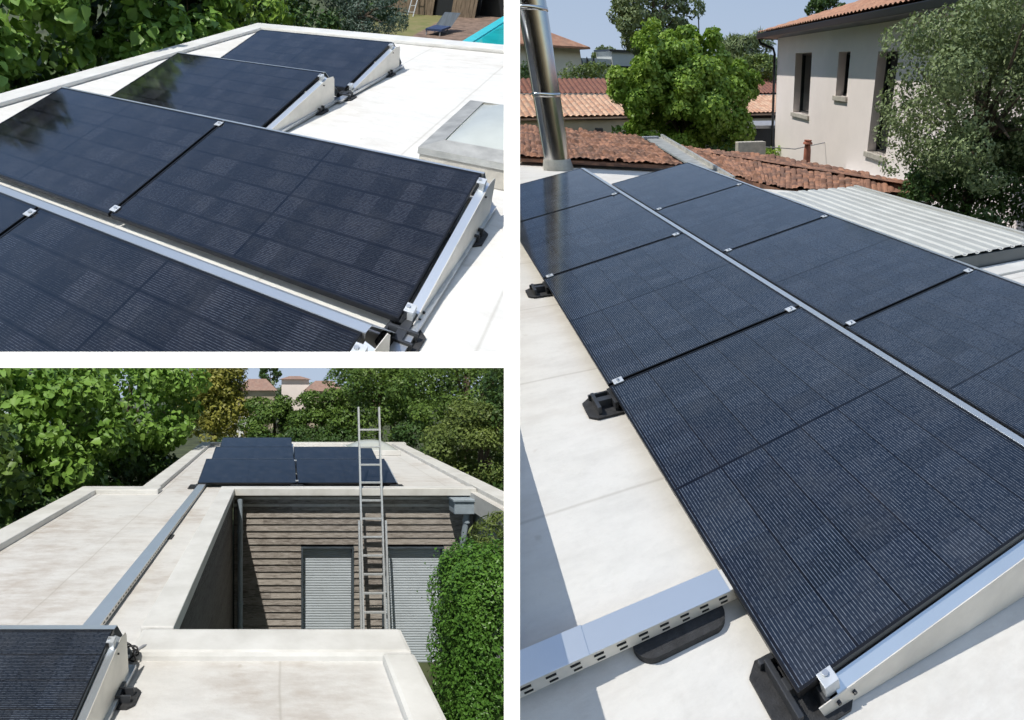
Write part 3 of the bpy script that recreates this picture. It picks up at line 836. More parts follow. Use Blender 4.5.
# long tiled outbuilding in the middle distance
t = thing(pl, 'outbuilding', 'long beige outbuilding with two orange tiled roof slopes behind the bright tree', 'house', (9, 28, -3.3))
mb = MB(); mb.prism([(-2, 26.2, -3.3), (20, 26.6, -3.3), (20, 35, -3.3), (-2, 35, -3.3)], (0, 0, 2.6)); build(pl, mb, 'wall', M['beige'], t)
tile_patch(pl, (-2, 26.0, -.68), (20, 26.4, -.40), (20.5, 30.3, .20), (-2, 30.0, -.02), 'roof', M['tiles_orange'], '', parent=t, sx=.26, sy=.4, h=.07, step=.04)
mb = MB(); mb.prism([(-2, 30.1, .0), (20.5, 30.4, .2), (20.5, 30.6, .2), (-2, 30.3, .0)], (0, 0, .10)); build(pl, mb, 'ridge_gutter', M['zinc'], t)
tile_patch(pl, (-2, 31.0, -.02), (20.5, 31.3, .28), (21.5, 35.2, 1.02), (-2, 35.0, .45), 'roof', M['tiles_red'], '', parent=t, sx=.26, sy=.4, h=.07, step=.04)
mb = MB(); mb.prism([(-2, 31.1, -.3), (20.5, 31.4, -.3), (21, 34.8, -.3), (-2, 34.8, -.3)], (0, 0, .2)); build(pl, mb, 'gutter', M['beige'], t)
mb = MB(); mb.box((6.0, 25.9, -3.3), (6.3, 26.1, -1.0), 0, .01); build(pl, mb, 'post', M['black'], t)

# far pavilion: white house with hipped roof
t = thing(pl, 'house', 'small white house with a low hipped tile roof right of the flue', 'house', (7, 50, -3.3))
mb = MB(); mb.box((3.0, 45, -3.3), (10.2, 52, 2.55)); build(pl, mb, 'wall', M['render2'], t)
mb = MB(); zc = 2.55
mb.add([(2.4, 44.4, zc), (10.8, 44.4, zc), (10.8, 52.6, zc), (2.4, 52.6, zc), (6.4, 48, 4.1), (6.8, 48.5, 4.1)], [(0, 1, 5, 4), (1, 2, 5), (2, 3, 4, 5), (3, 0, 4)])
mb.box((2.4, 44.4, zc - .12), (10.8, 52.6, zc - .01)); build(pl, mb, 'roof', M['tiles_house'], t)
t = thing(pl, 'pool_house', 'low flat white building with a dark slatted edge beside the hipped house', 'building', (12, 55, -3.3))
mb = MB(); mb.box((10.6, 55, -3.3), (19, 60, 2.0)); mb.box((15.2, 54.7, 1.4), (19.3, 60, 2.6)); build(pl, mb, 'wall', M['bluegrey'], t)
mb = MB(); mb.box((15.0, 54.5, 2.6), (19.6, 60, 2.75)); mb.box((14.5, 54.3, 1.2), (19.3, 54.6, 1.4)); build(pl, mb, 'roof', M['black'], t)
for i in range(5):
    mb = MB(); mb.tube([(11.3 + i * .55, 54.8, .9), (11.4 + i * .55, 54.8, 1.75), (11.35 + i * .55, 54.8, 2.1)], [.16, .12, .03], 8)
    build(pl, mb, 'parasol', M['black'], None, None, f'{["leftmost", "second", "middle", "fourth", "rightmost"][i]} folded dark parasol beside the flat white building', 'parasol', 'folded parasols by the far terrace')
mb = MB(); mb.prism([(8.2, 45.5, -3.3), (17, 46.5, -3.3), (17, 46.8, -3.3), (8.2, 45.8, -3.3)], (0, 0, 4.6)); build(pl, mb, 'garden_wall', M['bluegrey'], None, None, 'pale blue-grey garden wall behind the tiled outbuilding', 'wall')
mb = MB(); mb.prism([(8.2, 45.4, 1.3), (17, 46.4, 1.3), (17, 46.9, 1.3), (8.2, 45.9, 1.3)], (0, 0, .18)); build(pl, mb, 'wall_coping', M['black'], None, None, 'thin dark coping on the blue-grey garden wall', 'coping')
mb = MB(); mb.tube([(26.0, 60, -3.3), (26.0, 60, 4), (26.0, 60, 9.5)], [.09, .07, .05], 8); build(pl, mb, 'mast', M['black'], None, None, 'thin dark aerial mast behind the bright green tree', 'mast')
# posts and small walls under the bright tree
mb = MB(); mb.box((7.0, 14.0, -3.3), (7.9, 14.2, -.35), 0, .02); build(pl, mb, 'stub_wall', M['stone'], None, None, 'pale stub wall below the right side of the bright tree', 'wall')
mb = MB(); mb.box((5.55, 15.0, -3.3), (5.7, 15.2, -.75), 0, .02); build(pl, mb, 'gate_post', M['stone'], None, None, 'short pale post under the bright tree', 'post')
mb = MB(); mb.tube([(8.0, 14.6, -.55), (9.3, 14.6, -.66), (10.6, 14.8, -.52)], .015, 6); build(pl, mb, 'cable', M['grey'], None, None, 'slack pale cable between the stub wall and the house', 'cable')
t = thing(pl, 'lean_to', 'dark open lean-to between the outbuilding and the pale house', 'shed', (13, 23, -3.3))
mb = MB(); mb.box((10.0, 22.5, -3.3), (13.5, 22.7, -.6)); build(pl, mb, 'back_wall', M['black'], t)
mb = MB(); mb.box((10.0, 20.5, -.62), (13.5, 22.7, -.5), 0, .01); build(pl, mb, 'roof', M['grey'], t)
for x_ in (10.6, 12.2):
    mb = MB(); mb.box((x_, 20.6, -3.3), (x_ + .09, 20.7, -.62)); build(pl, mb, 'post', M['bark'], t)

# trees
tree(pl, 'tree', 'bright green broad-leaved tree in front of the orange tiled outbuilding', 'tree', (6.65, 17, .30), (2.1, 2.1, 1.6), -3.3, G['broad_light'], 30000, .118, 11, trunk_r=.16, lobed=True, aspect=.75, nclump=90, cr=.24, inner=.3, lobes=(((5.8, 16.6, 1.45), (1.0, .9, .85), 5000), ((7.0, 17, 1.7), (1.1, .9, .75), 5000), ((5.0, 16.5, .7), (.8, .8, .8), 3600), ((8.3, 17.2, .8), (.8, .8, .9), 3600), ((5.2, 16.6, -.6), (.8, .7, .8), 4000), ((6.2, 16.2, -1.0), (1.1, .7, .6), 3400), ((5.5, 16.4, 2.1), (.35, .3, .5), 380), ((7.7, 17, 2.1), (.3, .3, .4), 300), ((9.0, 17, 1.1), (.35, .3, .4), 260), ((4.45, 16.4, 1.0), (.35, .3, .4), 260)))
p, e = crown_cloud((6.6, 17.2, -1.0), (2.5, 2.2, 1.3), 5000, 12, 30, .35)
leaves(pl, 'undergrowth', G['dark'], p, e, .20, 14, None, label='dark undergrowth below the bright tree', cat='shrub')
tree(pl, 'tree', 'tall grey-green evergreen rising behind the bright tree', 'tree', (15.9, 45, 4.7), (3.3, 3, 3.2), -3.3, G['grey'], 11000, .30, 21, trunk_r=.3, nclump=60, cr=.26)
tree(pl, 'palm_tree', 'spiky palm-like tree left of the pale house', 'tree', (21.4, 40, 2.3), (2.0, 1.8, 1.5), -3.3, G['grey'], 3200, .75, 31, aspect=.12, nclump=9, cr=.6, inner=.2, droop=.1)
tree(pl, 'tree', 'olive green tree beside the outbuilding roof and the pale house', 'tree', (19.3, 36, .9), (2.4, 1.8, 1.5), -3.3, G['olive'], 5000, .24, 33)
tree(pl, 'tree', 'rounded olive tree between the bright tree and the palm', 'tree', (17.0, 42, 1.3), (2.2, 2, 1.4), -3.3, G['olive'], 4000, .26, 35)
tree(pl, 'tree', 'large small-leaved evergreen in front of the right part of the pale house', 'tree', (6.15, 5.0, 1.1), (1.72, 1.3, 1.38), -3.3, G['grey'], 44000, .056, 41, trunk_r=.12, nclump=170, cr=.21, inner=.25, trunk_at=(6.5, 5.2), limbs=12)
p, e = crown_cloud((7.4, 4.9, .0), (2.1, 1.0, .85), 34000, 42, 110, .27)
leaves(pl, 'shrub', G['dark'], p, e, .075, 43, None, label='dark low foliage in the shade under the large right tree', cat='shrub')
tree(pl, 'tree', 'dark treetop showing behind the ridge of the pale house roof', 'tree', (27.6, 40, 5.6), (1.5, 1.4, .9), -3.3, G['dark'], 2500, .26, 45)
p, e = crown_cloud((4.4, 39, .9), (1.8, .8, 1.0), 2600, 46, 20, .4)
leaves(pl, 'hedge', G['dark'], p, e, .2, 47, None, label='dark hedge left of the steel flue', cat='hedge')
p, e = crown_cloud((9.6, 38.2, .75), (2.8, .6, .55), 3200, 48, 30, .5)
leaves(pl, 'climber', G['olive'], p, e, .18, 49, None, label='tangled climbers on the blue-grey garden wall', cat='climber')
for i, (x_, y_, rx, z_, lab) in enumerate(((24.5, 90, 2.2, 3.0, 'small far tree right of the hipped white house'), (29, 92, 2.5, 2.6, 'low far tree left of the tall evergreen'), (45, 95, 5, 3.0, 'far tree right of the thin mast'), (54, 90, 5, 3.0, 'far tree left of the palm-like tree'), (36, 98, 5, 2.6, 'far tree hidden behind the tall evergreen'))):
    tree(pl, 'tree', lab, 'tree', (x_, y_, z_ - .6), (rx, 2, 1.5), -3.3, G['grey'], 1300, .5, 60 + i, group='far trees on the skyline')
p, e = crown_cloud((12.0, 19.3, -1.55), (1.4, .35, .28), 900, 71, 8, .5)
leaves(pl, 'shrub', G['broad_light'], p, e, .12, 72, None, label='small bright shrub at the foot of the pale house wall', cat='shrub')

# ================================================================== PLACE 1: the upper left roof seen along its corner
pl = P1
T1 = .20603; PI1 = 1.5298
def mod(l0, row, off=0.0): return (l0 + off, row * PI1, 0)
ground_sheet(P1, -60, 8, 40, 90, -3.2, M['soil'])
mb = MB(); mb.prism([(-2.95, -.6, -.4), (4.5, -.6, -.4), (4.5, 5.95, -.4), (-2.95, 5.95, -.4)], (0, 0, .31))
build(pl, mb, 'flat_roof', M['roof1'], None, (0, 0, 0), 'bright white flat roof with three panel rows and a skylight, upper left', 'roof')
mb = MB(); mb.box((-3.0, -.6, -3.2), (-2.9, 5.9, -.1)); mb.box((-2.9, 5.85, -3.2), (4.5, 5.95, -.1)); build(pl, mb, 'roof_wall', M['greywall'], None, None, 'outer wall below the bright upper left roof', 'wall')
def coping(x0, y0, x1, y1, lab, h=.05):
    mb = MB(); mb.box((x0, y0, -.0895), (x1, y1, -.09 + h), 0, .015); return build(pl, mb, 'roof_coping', M['coping'], None, None, lab, 'coping')
coping(-3.02, -.6, -2.72, 5.68, 'white roof edge along the large-leaved hedge')
coping(-3.02, 5.70, 4.5, 6.02, 'white roof edge along the garden side with the pool')
m0 = None
labs = {(0, 0): 'black panel with brown reflections in the middle row, right of the clamp joint', (-1, 0): 'black panel at the left end of the middle row, touching the hedge side',
        (0, -1): 'front row panel below the silver beam, cut by the lower picture edge', (-1, -1): 'narrow corner of a front row panel at the far left below the beam',
        (-1, 1): 'black panel behind the middle row, partly reflecting the foliage', (-1, 2): 'farthest black panel of the upper left roof near the conifer'}
offs = {-1: .00616, 0: 0, 1: -.0286, 2: .0073}
for (i, r_), lab in labs.items():
    b = (i * K + offs[r_] + .01, r_ * PI1, 0)
    if m0 is None: m0 = make_module(pl, 1, T1, b, M['glass1'], lab, 'solar panels on the upper left roof'); b0 = b
    else: copy_tree(pl, m0, tuple(np.array(b) - np.array(b0)), lab)
for i, r_, lab in ((0, -1, 'silver beam in front of the middle row, right part'), (-1, -1, 'silver beam in front of the middle row, left part'), (0, 0, 'thin bright upper edge sheet of the middle row, right part'),
                   (-1, 0, 'thin bright upper edge sheet of the middle row, left part'), (-1, 1, 'upper edge sheet of the row behind the middle row'), (-1, 2, 'upper edge sheet of the farthest row')):
    make_deflector(pl, 1, T1, (i * K + offs[r_], r_ * PI1, 0), lab, group='rear sheets on the upper left roof', flange=.05 if r_ < 0 else .03, run=.33)
for r_, lab in ((0, 'middle row joint'), (-1, 'front row joint')):
    for w, nm in ((.05, 'lower'), (1.08, 'upper')):
        make_clamp(pl, 1, T1, (offs[r_], r_ * PI1, 0), 0, w, f'small silver clamp on the {lab}, {nm} end', group='clamps on the upper left roof')
for r_, l, lab in ((0, K, 'middle row'), (-1, K, 'front row'), (1, 0, 'row behind the middle'), (2, 0, 'farthest row')):
    for w, nm in ((.07, 'low'), (1.06, 'high')):
        make_clamp(pl, 1, T1, (l - ML + offs[r_], r_ * PI1, 0), ML, w, f'silver end clamp at the {nm} right corner of the {lab}', .05, True, group='clamps on the upper left roof')
    make_end_plate(pl, 1, T1, (l + offs[r_], r_ * PI1, 0), .0, f'pale side plate closing the right end of the {lab}' if r_ != -1 else 'cut corner of the pale side plate of the front row', rear=.13, group='side plates on the upper left roof')
    for w, nm in ((-.03, 'front'), (.98, 'rear')):
        make_foot(pl, 1, (l + offs[r_], r_ * PI1, 0), .02, w, f'black foot under the {nm} right corner of the {lab}', 'feet on the upper left roof', sx=.085, sy=.10)
    make_rail(pl, 1, (l + offs[r_], r_ * PI1, 0), .04, -.25, 1.35, f'flat steel rail beneath the right end of the {lab}', 'rails on the upper left roof')
# skylight
t = thing(pl, 'skylight', 'square grey skylight near the right edge of the upper left roof', 'skylight', (1.9, 2.2, -.09))
sx0, sx1, sy0, sy1 = 1.25, 2.45, 1.70, 2.86
mb = MB(); mb.box((sx0 - .03, sy0 - .03, -.088), (sx1 + .03, sy1 + .03, .05), 0, .01); build(pl, mb, 'upstand', M['stone'], t)
mb = MB(); o_ = [(sx0 - .04, sy0 - .04), (sx1 + .04, sy0 - .04), (sx1 + .04, sy1 + .04), (sx0 - .04, sy1 + .04)]; i_ = [(sx0 + .09, sy0 + .09), (sx1 - .09, sy0 + .09), (sx1 - .09, sy1 - .09), (sx0 + .09, sy1 - .09)]
vs = [(a, b, .05) for a, b in o_] + [(a, b, .095) for a, b in o_] + [(a, b, .13) for a, b in i_] + [(a, b, .05) for a, b in i_]
fs = []
for k in range(4):
    j = (k + 1) % 4; fs += [(k, j, 4 + j, 4 + k), (4 + k, 4 + j, 8 + j, 8 + k), (8 + k, 8 + j, 12 + j, 12 + k), (12 + k, 12 + j, j, k)]
mb.add(vs, fs); build(pl, mb, 'frame', M['zinc'], t)
mb = MB(); a0, a1, b0_, b1 = sx0 + .085, sx1 - .085, sy0 + .085, sy1 - .085
def dome(u, v):
    q = (1 - abs(2 * u - 1) ** 3.5) * (1 - abs(2 * v - 1) ** 3.5)
    return (a0 + (a1 - a0) * u, b0_ + (b1 - b0_) * v, .115 + .11 * q)
mb.grid(24, 24, dome, 0, True); build(pl, mb, 'dome', M['dome'], t)
# garden beyond: lawn, paving, dirt, pool, shed
def flat(name, poly, z, mat, **kw):
    mb = MB(); mb.prism([(x, y, z - .01) for x, y in poly], (0, 0, .01)); return build(pl, mb, name, mat, None, None, **kw)
flat('lawn', [(-11, 22.6), (-6.1, 22.6), (-6.3, 29.5), (-11, 29.5)], -3.18, M['lawn'], kind='structure')
flat('paving', [(-9, 18.5), (-3.75, 18.5), (-3.75, 22.0), (-5.0, 22.6), (-9, 22.6)], -3.176, M['paving'], kind='structure')
flat('dirt_ground', [(-6.1, 22.6), (-5.0, 22.6), (-3.76, 21.9), (-3.7, 33), (-6.6, 33), (-6.3, 28)], -3.172, M['dirt'], kind='structure')
t = thing(pl, 'swimming_pool', 'turquoise swimming pool corner at the right edge of the upper left picture', 'pool', (-1, 24, -3.2))
mb = MB(); mb.box((-3.75, 20.5, -3.19), (-3.35, 29, -3.05), 0, .02); mb.box((-3.35, 20.5, -3.19), (6, 20.9, -3.05), 0, .02); build(pl, mb, 'rim', M['liner'], t)
mb = MB(); mb.box((-3.35, 20.9, -3.19), (6, 29, -3.12)); build(pl, mb, 'water', M['water'], t)
t = thing(pl, 'garden_shed', 'old board shed with a dark doorway at the top of the upper left picture', 'shed', (-7, 31.5, -3.2))
mb = MB()
for a_, b_ in ((-9.6, -7.15), (-6.2, -5.0)):
    x_ = a_
    while x_ < b_ - .05:
        w_ = .17 + .06 * ((x_ * 13) % 1); mb.box((x_, 28.6 + .02 * ((x_ * 7) % 1), -3.2), (min(b_, x_ + w_ - .012), 28.66, -1.0)); x_ += w_
build(pl, mb, 'wall', M['shed'], t)
mb = MB(); mb.box((-9.5, 28.75, -3.2), (-5.05, 31.5, -1.0)); build(pl, mb, 'dark_fill', M['black'], t)  # solid black block standing for the shade inside the doorway
mb = MB(); mb.box((-9.9, 28.3, -1.0), (-4.8, 31.8, -.85), 0, .02); build(pl, mb, 'roof', M['grey'], t)
t = thing(pl, 'ladder', 'pale ladder leaning on the old board shed', 'ladder', (-8.1, 28.2, -3.2))
for x_ in (-8.25, -7.95):
    mb = MB(); mb.tube([(x_, 27.9, -3.2), (x_ + .1, 28.55, -1.2)], .03, 6); build(pl, mb, 'rail', M['alu'], t)
mb = MB()
for i in range(6): z_ = -3.0 + i * .3; y_ = 27.9 + (z_ + 3.2) * .325; mb.box((-8.25, y_, z_), (-7.9, y_ + .02, z_ + .03))
build(pl, mb, 'rungs', M['alu'], t)
mb = MB(); mb.box((-5.0, 29.5, -3.2), (4, 29.8, -1.4), 0, .02); build(pl, mb, 'fence', M['black'], None, None, 'dark fence right of the old board shed', 'fence')
t = thing(pl, 'garden_lounger', 'dull grey and blue garden lounger on the paving by the pool', 'lounger', (-5.2, 23.6, -3.18))
mb = MB(); mb.prism([(-5.7, 23.2, -2.98), (-5.0, 23.2, -2.98), (-4.85, 24.0, -2.95), (-5.55, 24.0, -2.95)], (0, 0, .09)); build(pl, mb, 'seat', M['blue'], t)
mb = MB(); mb.prism([(-5.55, 24.0, -2.95), (-4.85, 24.0, -2.95), (-4.7, 24.6, -2.45), (-5.4, 24.6, -2.45)], (0, .08, .05)); build(pl, mb, 'backrest', M['slate'], t)
for x_, y_ in ((-5.65, 23.25), (-5.05, 23.25), (-5.5, 23.95), (-4.95, 23.95)):
    mb = MB(); mb.tube([(x_, y_, -3.17), (x_, y_, -2.96)], .025, 6); build(pl, mb, 'leg', M['grey'], t)

# the large-leaved hedge along the left edge, its darker plants and the bluish conifer
def hedge_band(x0, x1, y0, y1, z0, z1, n, seed, front=1.0):
    rng = np.random.default_rng(seed)
    nc = 150
    cx = x0 + (x1 - x0) * rng.uniform(0, 1, nc) ** 1.2; cy = rng.uniform(y0, y1, nc); cz = rng.uniform(z0, z1, nc)
    cr = rng.uniform(.22, .50, nc); w = cr ** 2; idx = rng.choice(nc, n, p=w / w.sum())
    e = rng.normal(0, 1, (n, 3)) + np.array([.8, -.2, .4]); e /= np.linalg.norm(e, axis=1)[:, None]
    return np.c_[cx, cy, cz][idx] + e * (cr[idx] * rng.uniform(.5, 1, n))[:, None], e
t = thing(pl, 'hedge', 'dense hedge of large lobed bright leaves left of the white roof edge', 'hedge', (-4.2, 4, -3.2))
p, e = hedge_band(-3.75, -4.6, -.8, 6.4, -1.6, 1.0, 11000, 101)
leaves(pl, 'foliage', G['broad'], p, e, .17, 102, t, lobed=True, aspect=.85, droop=.9, jitter=.45)
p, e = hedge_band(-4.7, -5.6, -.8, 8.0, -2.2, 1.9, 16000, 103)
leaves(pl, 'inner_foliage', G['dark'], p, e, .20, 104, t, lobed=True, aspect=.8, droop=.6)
for i, (a_, b_) in enumerate((((-4.4, 1.9, -3.2), (-4.3, 2.3, 1.0)), ((-4.6, 4.1, -3.2), (-4.1, 4.5, .9)), ((-4.3, 5.6, -3.2), (-4.4, 5.9, .6)), ((-4.5, .3, -3.2), (-4.2, .6, 1.2)))):
    mb = MB(); mb.tube([a_, ((a_[0] + b_[0]) / 2 + .08, (a_[1] + b_[1]) / 2, (a_[2] + b_[2]) / 2), b_], [.03, .022, .01], 6); build(pl, mb, 'stem', M['bark'], t)
t = thing(pl, 'shrub', 'lighter long-leaved bush rising behind the roof corner beside the hedge', 'shrub', (-4.2, 7.4, -3.2))
p, e = crown_cloud((-4.35, 7.6, -.35), (1.1, 1.3, 1.1), 2600, 105, 34, .35, .4)
leaves(pl, 'foliage', G['broad_light'], p, e, .17, 106, t, aspect=.5, droop=1.2)
mb = MB(); mb.tube([(-4.2, 7.4, -3.2), (-4.3, 7.5, -1)], [.04, .02], 6); build(pl, mb, 'stem', M['bark'], t)
tree(pl, 'conifer', 'bluish conifer behind the far corner of the roof', 'tree', (-4.6, 13.5, -.9), (1.35, 1.2, 1.1), -3.2, G['blue'], 11000, .10, 107, aspect=.25, nclump=70, cr=.24)
tree(pl, 'tree', 'dark evergreen between the bluish conifer and the board shed', 'tree', (-7.0, 19.5, -1.1), (1.7, 1.6, 1.9), -3.2, G['dark'], 9000, .16, 109, nclump=60)
tree(pl, 'tree', 'very dark tree behind the large-leaved hedge', 'tree', (-7.0, 12, -.2), (2.2, 2.6, 2.2), -3.2, G['dark'], 9000, .19, 110, nclump=50, cr=.34)
p, e = crown_cloud((-1, 31.2, -1.4), (7, 1, 1.6), 7000, 112, 60, .28)
leaves(pl, 'hedge', G['dark'], p, e, .2, 113, None, label='dark hedge behind the dark fence in the garden', cat='hedge')
p, e = crown_cloud((-6.1, 10.5, -1.6), (1.6, 3, 1.3), 5000, 114, 40, .35)
leaves(pl, 'undergrowth', G['dark'], p, e, .17, 115, None, label='dark undergrowth at the foot of the bluish conifer', cat='shrub')

# ================================================================== PLACE 2: roof round the timber-clad patio, lower left
pl = P2
T2 = .235
ground_sheet(P2, -60, 2.5, 60, 900, -3.0, M['soil'])
DY = 9.05
def slab(name, poly, z0, z1, mat, lab, cat, **kw):
    mb = MB(); mb.prism([(x, y, z0) for x, y in poly], (0, 0, z1 - z0)); return build(pl, mb, name, mat, None, (0, 0, 0) if cat == 'roof' else None, label=lab, cat=cat, **kw)
slab('flat_roof', [(-3.15, 2.0), (.70, 2.0), (.70, 3.62), (-.80, 3.62), (-.80, 9.07), (3.18, 9.07), (3.18, 6.4), (3.5, 6.4), (3.5, 15.75), (-2.15, 15.75), (-2.15, 9.0), (-3.15, 9.0)], -.3, 0, M['roof2'], 'weathered white flat roof wrapping round the timber-clad patio', 'roof')
def ledge(name, lo, hi, lab, mat='coping', bev=.02, group=None):
    mb = MB(); mb.box(lo, hi, 0, bev); return build(pl, mb, name, M[mat], None, None, lab, 'parapet', group)
ledge('parapet', (-3.34, 2.0, -.35), (-3.02, 8.98, .075), 'long white parapet on the outer left roof edge beside the broad-leaved trees')
ledge('parapet', (-3.34, 8.70, -.35 + .001), (-2.0, 9.0, .078), 'short white cross parapet where the roof steps inward on the left')
ledge('parapet', (-2.34, 9.0, -.35), (-2.04, 15.7, .075), 'white parapet left of the far panels')
ledge('parapet', (-2.34, 15.7, -.35), (3.74, 15.98, .078), 'far white parapet behind the panels and skylight')
ledge('parapet', (3.30, 6.3, -.35), (3.62, 15.7, .075), 'long white parapet on the right roof edge below the dark trees')
ledge('parapet', (-1.00, 3.80, -.06), (-.76, 8.86, .06), 'white coping along the left side of the patio', bev=.012)
ledge('parapet', (-1.00, 8.86, -.06), (3.28, 9.06, .065), 'white coping above the timber cladding', bev=.012)
ledge('parapet', (-.98, 3.44, -.32), (.86, 3.78, .062), 'near white parapet in front of the patio opening', bev=.03)
ledge('parapet', (.66, 2.0, -.32), (.87, 3.44, .06), 'near white parapet running towards the viewer beside the green hedge', bev=.03)
slab('patio_wall', [(-.84, 3.8), (-.80, 3.8), (-.80, 9.0), (-.84, 9.0)], -3.0, -.06, M['wood_painted_shade'], 'timber left wall of the patio, its shade put into darker boards', 'wall')
slab('wall', [(.70, 2.0), (.80, 2.0), (.80, 3.7), (.70, 3.7)], -3.0, -.33, M['greywall'], 'outer wall beneath the near roof corner', 'wall')
slab('wall', [(3.36, 6.4), (3.56, 6.4), (3.56, 15.7), (3.36, 15.7)], -3.0, -.35, M['greywall'], 'pale grey wall at the right end of the patio', 'wall')
slab('outer_wall', [(-3.25, 2.0), (-3.1, 2.0), (-3.1, 9.0), (-3.25, 9.0)], -3.0, -.35, M['greywall'], 'outer wall under the long left parapet', 'wall')
# timber cladding with two roller shutters
t = thing(pl, 'timber_wall', 'weathered timber-clad wall with two grey roller shutters', 'wall', (1.2, DY, -3))
mb = MB(); z = -3.0; k = 0
ho = [(.36, 1.26), (1.74, 2.80)]
while z < -.09:
    z1 = min(z + .112, -.07)
    segs = [(-.78, 3.30)]
    if z < -.97: segs = [(-.78, .36), (1.26, 1.74), (2.80, 3.30)]
    for a, b in segs:
        mb.prism([(a, DY + .004 * (k % 2), z + .003), (b, DY + .004 * (k % 2), z + .003), (b, DY + .030, z1 - .002), (a, DY + .030, z1 - .002)], (0, .03, 0))
    z += .115; k += 1
build(pl, mb, 'cladding', M['wood'], t)
mb = MB(); mb.box((-.8, DY + .05, -3.0), (.36, DY + .2, -.07)); mb.box((1.26, DY + .05, -3.0), (1.74, DY + .2, -.07)); mb.box((2.80, DY + .05, -3.0), (3.3, DY + .2, -.07)); mb.box((.36, DY + .05, -.98), (1.26, DY + .2, -.07)); mb.box((1.74, DY + .05, -.98), (2.80, DY + .2, -.07))
build(pl, mb, 'backing', M['slot'], t)
for a, b in ho:
    f_ = MB(); f_.box((a, DY - .005, -3.0), (a + .035, DY + .14, -.975), 0, .003); f_.box((b - .035, DY - .005, -3.0), (b, DY + .14, -.975), 0, .003); f_.box((a + .035, DY - .005, -1.0), (b - .035, DY + .14, -.975), 0, .003)
    fo = build(pl, f_, 'shutter_frame', M['slate'], t)
    s_ = MB(); z = -3.0
    while z < -1.01:
        n_ = 4
        for q in range(n_):
            y_a = DY + .118 - .006 * math.sin(math.pi * q / n_); y_b = DY + .118 - .006 * math.sin(math.pi * (q + 1) / n_)
            za, zb = z + .040 * q / n_, z + .040 * (q + 1) / n_
            s_.add([(a + .035, y_a, za), (b - .035, y_a, za), (b - .035, y_b, zb), (a + .035, y_b, zb)], [(0, 1, 2, 3)])
        s_.add([(a + .035, DY + .118, z + .040), (b - .035, DY + .118, z + .040), (b - .035, DY + .121, z + .044), (a + .035, DY + .121, z + .044)], [(0, 1, 2, 3)])
        z += .044
    build(pl, s_, 'slats', M['shutter'], fo)
# downpipes and hopper
t = thing(pl, 'downpipe', 'blue-grey downpipe in the left corner of the patio', 'downpipe', (-.66, 8.9, -3))
mb = MB(); mb.tube([(-.67, 8.93, -3), (-.67, 8.93, -.12)], .045, 14); build(pl, mb, 'pipe', M['pvc'], t)
for z_ in (-.7, -1.9):
    mb = MB(); mb.tube([(-.67, 8.93, z_), (-.67, 8.93, z_ + .04)], .055, 14); build(pl, mb, 'bracket', M['pvc'], t)
t = thing(pl, 'rain_hopper', 'grey rainwater box with an angled pipe at the right end of the timber wall', 'rainwater box', (3.1, 8.9, -.3))
mb = MB(); mb.box((2.86, 8.70, -.33), (3.26, 8.99, -.09), 0, .012); build(pl, mb, 'box', M['pvc'], t)
mb = MB(); mb.box((2.83, 8.67, -.12), (3.29, 9.0, -.085), 0, .006); build(pl, mb, 'lid', M['pvc'], t)
mb = MB(); mb.tube([(3.1, 8.82, -.32), (3.1, 8.84, -.45), (3.04, 8.88, -.95), (3.04, 8.9, -3)], [.05, .048, .045, .045], 14); build(pl, mb, 'pipe', M['pvc'], t)
mb = MB(); mb.tube([(3.1, 8.84, -.44), (3.1, 8.84, -.50)], .06, 14); build(pl, mb, 'collar', M['pvc'], t)
mb = MB(); mb.box((-.80, 4.0, -.36), (-.72, 4.14, -.20), 0, .008); build(pl, mb, 'wall_lamp', M['grey'], None, None, 'small grey box lamp low on the dark patio wall', 'lamp')
# solar panels
labs = [('left', 0, 0, 'front row panel at the left, where the cable duct ends'), ('right', 1, 0, 'front row panel at the right, behind the ladder'),
        ('left', 0, 1, 'second row panel at the left'), ('right', 1, 1, 'second row panel at the right, before the skylight'), ('left', 0, 2, 'rearmost panel, standing alone in the third row')]
m0 = None; BX, BY, BZ = -1.435, 9.24, .09
for _, i, r_, lab in labs:
    b = (BX + i * K, BY + r_ * 1.50, BZ + r_ * .06)
    if m0 is None: m0 = make_module(pl, 2, T2, b, M['glass2'], lab, 'solar panels on the far patio roof'); b0 = b
    else: copy_tree(pl, m0, tuple(np.array(b) - np.array(b0)), lab)
    make_deflector(pl, 2, T2, b, 'rear sheet of the ' + lab.replace(', standing alone in the third row', ' of the third row').replace(', where the cable duct ends', '').replace(', behind the ladder', '').replace(', before the skylight', ''), ML, 'rear sheets on the patio roof')
for (x_, lab) in ((BX - .02, 'left'), (BX + K - .01, 'middle'), (BX + 2 * K - .02, 'right')):
    make_foot(pl, 2, (x_, BY, BZ), 0, -.01, f'{lab} black foot of the far front panel row', 'feet of the far front row', sx=.14, sy=.12)
for w, nm in ((.08, 'low'), (1.04, 'high')):
    make_clamp(pl, 2, T2, (BX + K - .01, BY, BZ), 0, w, f'silver clamp between the two far front panels, {nm} end', group='clamps on the far patio roof')
for r_, l, lab in ((0, 2 * K, 'front'), (1, 2 * K, 'second'), (2, K, 'third')):
    make_end_plate(pl, 2, T2, (BX + l - .02, BY + r_ * 1.50, BZ), 0, f'side plate at the right end of the far {lab} row', group='side plates on the far patio roof')
